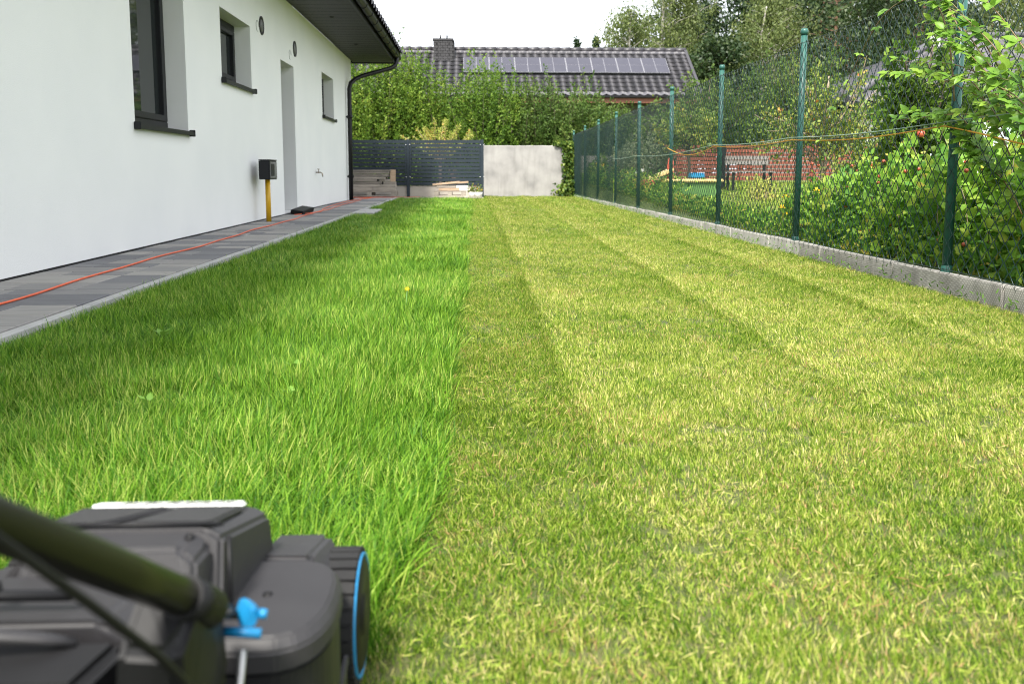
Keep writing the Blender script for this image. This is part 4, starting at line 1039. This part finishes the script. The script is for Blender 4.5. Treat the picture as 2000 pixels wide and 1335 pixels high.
cane([(X+.04,4.6,1.15),(X-.02,5.0,1.30),(X-.03,5.4,1.36),(X-.03,5.75,1.42)], .004, 8, .065)
cane([(X+.05,4.1,.6),(X-.02,4.15,.85),(X-.06,4.3,1.0),(X-.08,4.55,1.04)], .004, 10, .09)
cane([(X+.25,4.2,.35),(X+.18,4.3,.65),(X+.15,4.4,.82),(X+.12,4.55,.93)], .004, 13, .095)
cane([(X+.3,4.3,.3),(X+.25,4.4,.5),(X+.2,4.5,.68),(X+.18,4.65,.80)], .004, 11, .10)
cane([(X+.06,5.1,1.5),(X,5.2,1.72),(X-.02,5.15,1.85),(X-.05,5.0,1.92)], .004, 8, .075)

for i in range(3):
    y0 = 4.15+.2*i; zt = 1.05+.09*i+random.uniform(-.08,.12)
    cane([(X+.10,y0-.1,zt-.45),(X+.05,y0,zt-.25),(X-.02,y0+.2,zt-.02),(X-.07,y0+.42,zt+.06)], .004, 10, .085)
for i in range(6):
    y0 = 4.62+.07*i; zz = .62+.06*i
    cane([(X+.16,y0-.05,zz-.15),(X+.12,y0+.03,zz),(X+.08,y0+.14,zz+.10),(X+.06,y0+.28,zz+.13)], .004, 9, .092)
for (y0, z0, dy, dz) in ((4.7,1.25,.6,.33),(4.75,1.08,.75,.22),(4.7,.98,.65,.06),(4.72,1.38,.5,.30),(4.9,1.2,.8,.12),(4.85,1.45,.35,.28),(4.66,1.12,.35,.36),(5.0,1.02,.55,.0)):
    cane([(X+.08,y0-.12,z0-.2),(X+.02,y0,z0),(X-.05,y0+dy*.55,z0+dz*.75),(X-.08,y0+dy,z0+dz)], .0042, 11, .082)
# ------------------------------------------------------------------ lawn mower
MX = -.392; GZ = -.045+.035
mw = empty('lawn_mower', (MX, 0, 0)); mw.location = (0,0,0); tag(mw, 'grey and black battery lawn mower with blue rimmed wheels standing on the lawn', 'lawn mower')
def mir(pts): return [(MX+s*a, y, z) for (a, y, z) in pts for s in (-1, 1)]
# front motor hood: sloping top, chamfered flanks
hull('hood', mir([(.100,1.125,.250),(.122,1.125,.238),(.128,1.14,.12),(.085,.965,.287),(.106,.965,.274),(.112,.93,.20),(.112,.93,.12)]), M['mgrey'], mw, .005)
hull('hood_rear', mir([(.078,.960,.285),(.098,.958,.272),(.074,.915,.284),(.092,.913,.268),(.098,.885,.215),(.10,.885,.12),(.10,.955,.12)]), M['mgrey'], mw, .005)
def lid(name, pts, t, m):
    return hull(name, [(x,y,z) for x,y,z in pts]+[(x,y,z-t) for x,y,z in pts], m, mw, .003)
def topz(y): return .250+(1.125-y)/(.16)*.037
def L(x, y, dz=.006): return (x, y, topz(y)+dz)
lid('lid', [L(-.372,1.085),L(-.392,.985),L(-.384,.972),L(-.305,.970),L(-.298,.98),L(-.292,1.085)], .008, M['mgrey'])
lid('lid', [L(-.384,1.085),L(-.415,.99),L(-.43,.972),L(-.475,.970),L(-.486,.98),L(-.492,1.085)], .008, M['mgrey'])
lb = lid('label_plate', [L(-.488,1.093,.008),L(-.484,1.119,.008),L(-.298,1.119,.008),L(-.294,1.093,.008)], .006, M['label'])
# slanting dark lettering strokes along the near edge of the white plate
b = MB(); x = -.452
for (w_, l_) in ((.009,.013),(.007,.010),(.010,.014),(.007,.009),(.008,.016),(.007,.010),(.009,.012),(.007,.015),(.008,.010),(.007,.013),(.009,.011)):
    p = [(x,1.0932),(x+w_,1.0932),(x+w_+l_*.8,1.0932+l_),(x+l_*.8,1.0932+l_)]
    b.add([(a,c,topz(c)+.0092) for a,c in p], [(0,1,2,3)]); x += w_+.005
b.build('lettering', M['mgrey'], lb, fixn=False)
b = MB()
for q in ([(-.402,1.093),(-.397,1.093),(-.402,1.071),(-.411,1.066),(-.407,1.073)],):
    b.add([(a,c,topz(c)+.0082) for a,c in q], [tuple(range(len(q)))])
b.build('lettering', M['label'], lb, fixn=False)
# horn left of the hood
hull('hood_corner', [(-.56,1.10,.20),(-.50,1.13,.235),(-.515,1.12,.238),(-.50,1.0,.27),(-.57,1.0,.19),(-.50,1.0,.15)], M['mgrey'], mw, .004)
# wheel fenders and lobes
for s in (-1, 1):
    def S(pts): return [(MX+s*a, y, z) for a, y, z in pts]
    hull('fender', S([(.110,1.22,.170),(.185,1.22,.170),(.204,1.18,.150),(.11,1.09,.196),(.176,1.10,.190),(.200,1.10,.155),(.11,1.22,.09),(.2,1.2,.10),(.2,1.09,.10),(.11,1.09,.10)]), M['mgrey'], mw, .005)
    o = MB(); ring = []; cx_, cy_ = .150, .985
    for j in range(24):
        th = 2*PI*j/24; ring.append((cx_+.082*np.sign(math.cos(th))*abs(math.cos(th))**.7, cy_+.108*np.sign(math.sin(th))*abs(math.sin(th))**.8))
    hull('wheel_cover', S([(a, y, .196-.03*max(0,(y-1.03))) for a, y in [(cx_+(a-cx_)*.90, cy_+(y-cy_)*.90) for a, y in ring]] + [(a, y, .183) for a, y in ring] + [(a, y, .160) for a, y in ring]), M['mgrey'], mw, .0025, 2)
    hull('deck_side', S([(a*.985, .985+(y-.985)*.94, z) for a, y in ring for z in (.158,.02)]), M['mdark'], mw, .004)
    # wheels
    for (wy, wr, ww, wx) in ((1.165,.0865,.042,.212), (.62,.105,.044,.216)):
        c_ = (MX+s*wx, wy, GZ+wr)
        b = MB(); n = 44; prof = [(-ww/2,wr*.6),(-ww/2,wr*.95),(-ww/2+.004,wr*.99),(0,wr),(ww/2-.004,wr*.99),(ww/2,wr*.95),(ww/2,wr*.6)]
        b.lathe(c_, 'x', prof, n)
        for j in range(30):
            th = 2*PI*j/30; b.cbox((c_[0], c_[1]+wr*.995*math.cos(th), c_[2]+wr*.995*math.sin(th)), (ww*.96, wr*.16, .008), (th+PI/2,0,0))
        wl = b.build('wheel', M['tyre'], mw)
        f_ = c_[0]+s*ww/2
        MB().lathe((f_,c_[1],c_[2]), 'x', [(-s*.004,wr*.955),(s*.0025,wr*.95),(s*.0025,wr*.905),(-s*.002,wr*.90)], n).build('rim_ring', M['blue'], wl)
        MB().lathe((f_,c_[1],c_[2]), 'x', [(-s*.002,wr*.90),(s*.004,wr*.82),(s*.001,wr*.35),(s*.006,wr*.3),(s*.006,.001)], n).build('hubcap', M['mblack'], wl)
# deck below
hull('deck', mir([(.16,1.2,.12),(.205,.95,.13),(.20,.56,.13),(.16,1.26,.06),(.15,1.26,.10),(.205,.95,.03),(.20,.56,.03),(.16,1.2,.03)]), M['mdark'], mw, .012)
# ribs of the discharge flap behind the front wheel
dg = hull('discharge_flap', [(MX+.19,1.06,.07),(MX+.228,1.06,.065),(MX+.19,.92,.04),(MX+.232,.92,.03),(MX+.19,1.06,.02),(MX+.228,1.06,.02),(MX+.19,.92,.0),(MX+.232,.92,.0)], M['mdark'], mw, .003)
for k in range(4):
    MB().cbox((MX+.196+k*.0105,.99,.058), (.005,.14,.012), (R(12),0,0)).build('rib', M['mgrey'], dg)
# battery cover and rear flap, nearer the camera
hull('battery_cover', [(-.66,.905,.215),(-.60,.905,.262),(-.335,.905,.262),(-.300,.90,.235),(-.66,.79,.225),(-.60,.775,.276),(-.345,.775,.276),(-.295,.79,.235),(-.66,.79,.1),(-.295,.79,.1),(-.66,.9,.1),(-.30,.9,.1)], M['mgrey'], mw, .006)
hull('rear_flap', [(-.64,.775,.262),(-.315,.775,.262),(-.64,.70,.256),(-.335,.70,.256),(-.64,.69,.20),(-.335,.69,.20),(-.64,.775,.15),(-.315,.775,.15)], M['mdark'], mw, .010)
lp = [(-.64,.738,.284),(-.52,.738,.287),(-.43,.742,.284),(-.385,.752,.274),(-.36,.765,.262)]
MB().tube(lp, [.009,.009,.009,.008,.006], 10, sy=.6).build('rear_lip', M['mgrey'], mw)
gb = MB().tube([(-.62,.80,.292),(-.378,.80,.290)], .0055, 10).build('grip_bar', M['mblack'], mw)
for x in (-.45,): MB().lathe((x,.80,.293),'z',[(0,.009),(.010,.008),(.014,.003),(.014,.001)],10).build('grip_knob', M['mblack'], gb)
# seams and screws in the covers
for x in (-.470,-.315):
    MB().lathe((x,.945,.283),'z',[(0,.0055),(.003,.005),(.003,.003),(.0,.0028),(.0,.001)],10).build('screw', M['mblack'], mw)
for s in (-1,1):
    MB().lathe((MX+s*.150,.985,.195),'z',[(0,.006),(.0025,.0055),(.0025,.003),(.0005,.0028),(.0005,.001)],10).build('screw', M['mblack'], mw)
MB().tube([(-.50,.9685,.289),(-.285,.9685,.289)], .0022, 6).build('seam', M['mblack'], mw)
MB().tube([(MX+.1125,.968,.275),(MX+.116,.955,.23),(MX+.118,.945,.17)], .003, 6).build('seam', M['mblack'], mw)
# handle brackets, tubes, blue clips and rods
for s in (-1, 1):
    def S(pts): return [(MX+s*(a-MX), y, z) for a, y, z in pts]
    hull('handle_bracket', S([(-.300,.80,.20),(-.235,.80,.20),(-.300,.82,.26),(-.245,.82,.27),(-.283,.735,.345),(-.233,.735,.335),(-.29,.68,.30),(-.24,.68,.295),(-.30,.68,.2),(-.24,.68,.2)]), M['mblack'], mw, .008)
    hull('bracket_cap', S([(-.275,.85,.245),(-.225,.85,.235),(-.275,.80,.292),(-.228,.80,.280),(-.285,.765,.29),(-.235,.765,.28)]), M['mgrey'], mw, .006)
    tb = MB().tube(S([(-.240,.745,.305),(-.262,.63,.39),(-.285,.515,.474),(-.305,.39,.56),(-.31,.10,.745),(-.31,-.05,.86),(-.31,-.12,.93)]), .0158, 16).build('handle_tube', M['tube'], mw)
    MB().tube(S([(-.238,.755,.297),(-.246,.712,.330)]), .0185, 14).build('tube_collar', M['mblack'], tb)
    cl_ = hull('lock_clip', S([(-.232,.835,.268),(-.218,.830,.266),(-.209,.825,.258),(-.213,.815,.245),(-.230,.815,.246),(-.236,.83,.258),(-.226,.825,.272),(-.216,.815,.268)]), M['blue'], mw, .004)
    MB().tube(S([(-.245,.815,.243),(-.208,.815,.240)]), .005, 8).build('clip_pin', M['blue'], cl_)
    MB().tube(S([(-.210,.82,.258),(-.203,.82,.257)]), .005, 8).build('clip_knob', M['blue'], cl_)
    MB().tube(S([(-.222,.80,.232),(-.222,.785,.205),(-.232,.75,.18),(-.26,.70,.175)]), .004, 8).build('lever_rod', M['rod'], mw)
MB().tube([(MX+.082,-.12,.93),(MX-.082,-.12,.93)], .0172, 14).build('handle_bar', M['tube'], mw)
MB().tube([(-.292,.43,.545),(-.283,.46,.512),(-.268,.50,.465),(-.248,.55,.405),(-.225,.60,.34),(-.212,.64,.285),(-.205,.68,.22)], .0036, 8).build('cable', M['mblack'], mw)

# ------------------------------------------------------------------ grass: clumps spread by geometry nodes
def blades(n, rad, hmin, hmax, wid, lean, curl, seg=4, strand=0):
    V = []; F = []; T = []
    for i in range(n):
        a = random.uniform(0,2*PI); r_ = rad*math.sqrt(random.random()); p = Vector((r_*math.cos(a), r_*math.sin(a), -.006))
        th = random.uniform(0,2*PI); d = Vector((math.cos(th), math.sin(th), 0)); s = Vector((-d.y, d.x, 0))
        tw = random.uniform(-.6,.6); s = (s*math.cos(tw)+d*math.sin(tw)).normalized()
        h = random.uniform(hmin,hmax); l0 = abs(random.gauss(0,lean)); c_ = random.uniform(.2,1)*curl; w = wid*random.uniform(.6,1.25)
        tint = random.random(); b0 = len(V); q = p; ang = l0
        for k in range(seg+1):
            t = k/seg; wk = w*.5*(1-.12*t if t < .6 else (1-t)/.4*.93)
            if k < seg: V += [q-s*wk, q+s*wk]
            else: V += [q]
            ang = l0 + c_*t*t; q = q + (d*math.sin(ang)+Vector((0,0,1))*math.cos(ang))*(h/seg)
        for k in range(seg-1): F.append((b0+2*k,b0+2*k+1,b0+2*k+3,b0+2*k+2)); T.append(tint)
        F.append((b0+2*seg-2,b0+2*seg-1,b0+2*seg)); T.append(tint)
    return V, F, T
def clumps(pref, m, nvar, **k):
    c = bpy.data.collections.new(pref)
    for i in range(nvar):
        V, F, T = blades(**k); me = bpy.data.meshes.new(pref); me.from_pydata(V, [], F)
        a = me.attributes.new('tint','FLOAT','FACE'); a.data.foreach_set('value', T); me.materials.append(m)
        o = bpy.data.objects.new(pref, me); c.objects.link(o)
    return c
def scatter(name, P, E, S, coll, label):
    me = bpy.data.meshes.new(name); me.vertices.add(len(P)); me.vertices.foreach_set('co', np.asarray(P,np.float32).ravel())
    a = me.attributes.new('rot','FLOAT_VECTOR','POINT'); a.data.foreach_set('vector', np.asarray(E,np.float32).ravel())
    a = me.attributes.new('scl','FLOAT_VECTOR','POINT'); a.data.foreach_set('vector', np.asarray(S,np.float32).ravel())
    a = me.attributes.new('idx','INT','POINT'); a.data.foreach_set('value', rng.integers(0,len(coll.objects),len(P)).astype(np.int32))
    o = bpy.data.objects.new(name, me); COL.objects.link(o); tag(o, label, 'grass', kind='stuff')
    gt = bpy.data.node_groups.new(name, 'GeometryNodeTree')
    gt.interface.new_socket('Geometry', in_out='INPUT', socket_type='NodeSocketGeometry'); gt.interface.new_socket('Geometry', in_out='OUTPUT', socket_type='NodeSocketGeometry')
    gi = gt.nodes.new('NodeGroupInput'); go = gt.nodes.new('NodeGroupOutput'); ip = gt.nodes.new('GeometryNodeInstanceOnPoints')
    ci = gt.nodes.new('GeometryNodeCollectionInfo'); ci.inputs['Collection'].default_value = coll; ci.inputs['Separate Children'].default_value = True; ci.inputs['Reset Children'].default_value = True
    ip.inputs['Pick Instance'].default_value = True
    def na(n_, ty):
        q = gt.nodes.new('GeometryNodeInputNamedAttribute'); q.data_type = ty; q.inputs['Name'].default_value = n_; return q.outputs['Attribute']
    gt.links.new(gi.outputs[0], ip.inputs['Points']); gt.links.new(ci.outputs[0], ip.inputs['Instance'])
    er = gt.nodes.new('FunctionNodeEulerToRotation'); gt.links.new(na('rot','FLOAT_VECTOR'), er.inputs[0])
    gt.links.new(er.outputs[0], ip.inputs['Rotation']); gt.links.new(na('scl','FLOAT_VECTOR'), ip.inputs['Scale']); gt.links.new(na('idx','INT'), ip.inputs['Instance Index'])
    gt.links.new(ip.outputs[0], go.inputs[0])
    md = o.modifiers.new('scatter', 'NODES'); md.node_group = gt
    return o
def tilt_euler(yaw, tx, ty):
    """Euler (XYZ order) of: turn by yaw, then lean by tx about X and ty about Y; vectorised"""
    cy, sy_ = np.cos(yaw), np.sin(yaw); cx, sx = np.cos(tx), np.sin(tx); cv, sv = np.cos(ty), np.sin(ty); z = 0*yaw; o = z+1
    Rz = np.stack([np.stack([cy,-sy_,z],-1),np.stack([sy_,cy,z],-1),np.stack([z,z,o],-1)],-2)
    Rx = np.stack([np.stack([o,z,z],-1),np.stack([z,cx,-sx],-1),np.stack([z,sx,cx],-1)],-2)
    Ry = np.stack([np.stack([cv,z,sv],-1),np.stack([z,o,z],-1),np.stack([-sv,z,cv],-1)],-2)
    m = Ry@Rx@Rz
    return np.stack([np.arctan2(m[:,2,1],m[:,2,2]), np.arcsin(np.clip(-m[:,2,0],-1,1)), np.arctan2(m[:,1,0],m[:,0,0])], -1)
def vnoise(x, y, s, seed):
    """smooth value noise in 0..1"""
    g = np.random.default_rng(seed).random((64,64)); u = (x/s) % 64; v = (y/s) % 64
    i, j = np.floor(u).astype(int), np.floor(v).astype(int); fu, fv = u-i, v-j; fu = fu*fu*(3-2*fu); fv = fv*fv*(3-2*fv)
    i2, j2 = (i+1) % 64, (j+1) % 64; i %= 64; j %= 64
    return (g[i,j]*(1-fu)+g[i2,j]*fu)*(1-fv)+(g[i,j2]*(1-fu)+g[i2,j2]*fu)*fv
def edge(y): return -.085 - .10*np.clip((2.6-y)/1.3,0,1)**1.3 + .018*np.sin(y*1.3) + .012*np.sin(y*3.7+1)
BANDS = [(.55,2.2,1.0,2300),(2.2,3.6,1.0,2100),(3.6,6,1.1,1350),(6,10,1.4,620),(10,16,1.9,320),(16,25.0,2.5,170)]
def spread(x0, x1, dens):
    X = []; Y = []; Wd = []
    for (a, b, w, d) in BANDS:
        n = int((x1-x0)*(b-a)*d*dens); X.append(x0+(x1-x0)*rng.random(n)); Y.append(a+(b-a)*rng.random(n)); Wd.append(np.full(n,w))
    return np.concatenate(X), np.concatenate(Y), np.concatenate(Wd)
# long grass
x, y, w = spread(-1.99, .02, 1.0)
k = (x < edge(y)+rng.normal(0,.012,len(x))) & (y < 22.4+.08*np.sin(x*9)) & ~((x < -1.60) & (y > 14.2) & (y < 15.75))
k &= ~((x > -.62) & (x < -.155) & (y < 1.25)) & ~((x < -.3) & (y < .62)) & ~((x < -1.93) & (rng.random(len(x)) < .75))
x, y, w = x[k], y[k], w[k]; n = len(x)
nh = vnoise(x,y,.22,1)*.55 + vnoise(x,y,.8,2)*.45
hs_ = (.55+.72*nh)*(1-.35*(x < -1.85))*np.where(rng.random(n)<.05,1.35,1)
tuft = np.exp(-(((x+.45)/.22)**2+((y-2.35)/.30)**2)); hs_ *= 1+.55*tuft
lx = (vnoise(x,y,.30,3)-.5)*.9 + .06; ly = (vnoise(x,y,.30,4)-.5)*.9
E_ = tilt_euler(rng.random(n)*2*PI, -ly*.7+rng.normal(0,.12,n), lx*.7+rng.normal(0,.12,n))
c1 = clumps('grass_clump', M['tall'], 14, n=20, rad=.034, hmin=.035, hmax=.122, wid=.0027, lean=.46, curl=1.35, seg=5)
scatter('long_grass', np.stack([x,y,soil_z(y)],-1), E_, np.stack([np.sqrt(w)*w**.35, np.sqrt(w)*w**.35, hs_*np.where(y>8,.85,1)],-1), c1, 'long uncut bright green grass on the left half of the lawn')
# mown grass, leaning this way and that in the mower's lanes
x, y, w = spread(-.24, 2.80, 1.35)
k = (x > edge(y)-.015) & (y < 24.95)
x, y, w = x[k], y[k], w[k]; n = len(x)
lane = np.digitize(x, [.335+.018*np.sin(y*.9), .80, 1.26, 1.70, 2.12][0:1] if False else [.335,.80,1.26,1.70,2.12])
xw = x + .012*np.sin(y*.6) + .006*np.sin(y*2.3+1); lane = np.digitize(xw, [.335,.80,1.26,1.70,2.12])
e0 = np.array([-.1,.335,1.26,2.12])[np.digitize(xw,[.335,1.26,2.12])]; e1 = np.array([.335,1.26,2.12,2.8])[np.digitize(xw,[.335,1.26,2.12])]
u_ = np.clip((xw-e0)/(e1-e0),0,1)
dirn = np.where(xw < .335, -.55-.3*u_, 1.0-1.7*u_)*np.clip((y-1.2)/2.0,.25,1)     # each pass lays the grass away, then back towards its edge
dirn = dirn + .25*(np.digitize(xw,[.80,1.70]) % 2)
dist = np.min(np.abs(xw[:,None]-np.array([.335,1.26,2.12])[None]+.03), axis=1)
ridge = np.clip(1-dist/.035,0,1)*np.clip((y-2.0)/3,.25,1)          # a thin row the mower missed between the passes
nh = vnoise(x,y,.12,5)*.6 + vnoise(x,y,.6,6)*.4
spots = np.clip((vnoise(x,y,.15,31)*.7+vnoise(x,y,.05,32)*.3-.72)*9,0,1)*np.clip((4.5-y)/2,0,1)
hs_ = (.60+.70*nh)*(1+.9*ridge)*(1-.45*spots)
bare = vnoise(x,y,.5,8)*.6+vnoise(x,y,.15,9)*.4
k = rng.random(n) < np.clip((bare-.22)*6, .85, 1)
x, y, w, hs_, dirn, ridge, xw, spots = x[k], y[k], w[k], hs_[k], dirn[k], ridge[k], xw[k], spots[k]; n = len(x)
E_ = tilt_euler(rng.random(n)*2*PI, -dirn*.72+rng.normal(0,.22,n), rng.normal(0,.25,n))
kw = dict(n=38, rad=.032, hmin=.009, hmax=.029, wid=.0017, lean=.50, curl=.9, seg=3)
c2 = clumps('mown_clump', M['cut'], 12, **kw); c3 = clumps('dry_lit_clump', M['cuty'], 12, **kw)
dry = (.30*vnoise(x,y,.45,11)+.28*vnoise(x,y,.16,12)+.42*rng.random(n)) + .22*dirn + .30*spots + np.where(xw < .335, -.22*np.clip((y-1.7)/1.6,0,1), np.clip((x-.3)*.03,0,.06)) - .3*ridge + .5*np.exp(-(((x-.42)/.07)**2+((y-1.66)/.05)**2)) + .3*np.exp(-(((x-.25)/.25)**2+((y-1.25)/.12)**2))  # dry patches, plus the light and dark of the lanes put into colour
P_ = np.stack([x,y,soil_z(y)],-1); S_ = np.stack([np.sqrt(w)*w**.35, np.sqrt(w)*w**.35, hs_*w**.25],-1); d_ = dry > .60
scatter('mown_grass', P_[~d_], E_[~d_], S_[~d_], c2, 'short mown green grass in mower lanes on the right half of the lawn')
scatter('dry_lit_mown_grass', P_[d_], E_[d_], S_[d_], c3, 'yellowed dry patches and painted lane light of the mown grass on the right half of the lawn')
x = 2.95+9*rng.random(16000)**1.4; y = 3+21*rng.random(16000); n = len(x); w = 1.6+.06*y
scatter('garden_grass', np.stack([x,y,garden_z(y)],-1), tilt_euler(rng.random(n)*6.28, rng.normal(0,.3,n), rng.normal(0,.3,n)), np.stack([w*1.5,w*1.5,1+.6*rng.random(n)],-1), c2, 'rough mown grass of the neighbour garden beyond the fence')
# dry clippings lying on the mown part
n = 16000; x = -.1+2.85*rng.random(n); y = .9+8*rng.random(n)**1.6; k = vnoise(x,y,.25,21)*.6+vnoise(x,y,.07,22)*.4 > .5; x = x[k]; y = y[k]; n = len(x)
cp = cloud('clippings', np.stack([x,y,soil_z(y)+.016+.014*rng.random(n)],-1), rng.normal(0,1,(n,3))*[1,1,.25], .012+.024*rng.random(n), .0018, M['cut'], None, .70+.32*rng.random(n)); tag(cp, 'dry straw coloured clippings scattered over the mown grass', 'clippings', kind='stuff')
# broad weed leaves and a yellow flower in the long grass
def ground_weed(x, y, label, n=5, s=.05):
    z = float(soil_z(y)); r_ = empty('lawn_weed', (x,y,z)); tag(r_, label, 'weed', 'broad leaved weeds in the long grass')
    for i in range(n):
        th = 2*PI*i/n+random.uniform(-.4,.4); d = Vector((math.cos(th)*.6, math.sin(th)*.6, .8)); b = MB(); p = Vector((0,0,.05))
        b.tube([(0,0,0), p+d*.02], .0015, 4, cap=False); leaflet(b, p+d*.02, d, Vector((-d.x,-d.y,1.2)), s, s*.62)
        me = b.mesh('leaf'); a = me.attributes.new('tint','FLOAT','FACE'); a.data.foreach_set('value', [.55+.4*random.random()]*len(b.f)); link('leaf', me, M['weed'], r_)
ground_weed(-1.28,3.62,'broad leaved weed in the long grass nearest the paving',5,.034)
ground_weed(-.55,2.62,'broad leaved weed in the long grass above the mower hood',4,.03)
ground_weed(-.62,3.0,'broad leaved weed in the middle of the long grass',4,.03)
ground_weed(-.95,2.55,'broad leaved weed in the long grass left of the dark tuft',4,.03)
r_ = empty('lawn_flower', (-.36,4.55,float(soil_z(4.55)))); tag(r_, 'single yellow flower standing in the long grass', 'flower')
MB().tube([(0,0,0),(.01,0,.12)], .002, 5).build('stem', M['weed'] if False else M['plastG'], r_)
o = link('flower', ym, None, r_); o.location = (.01,0,.125); o.rotation_euler = (R(50),0,0); o.scale = (.55,)*3
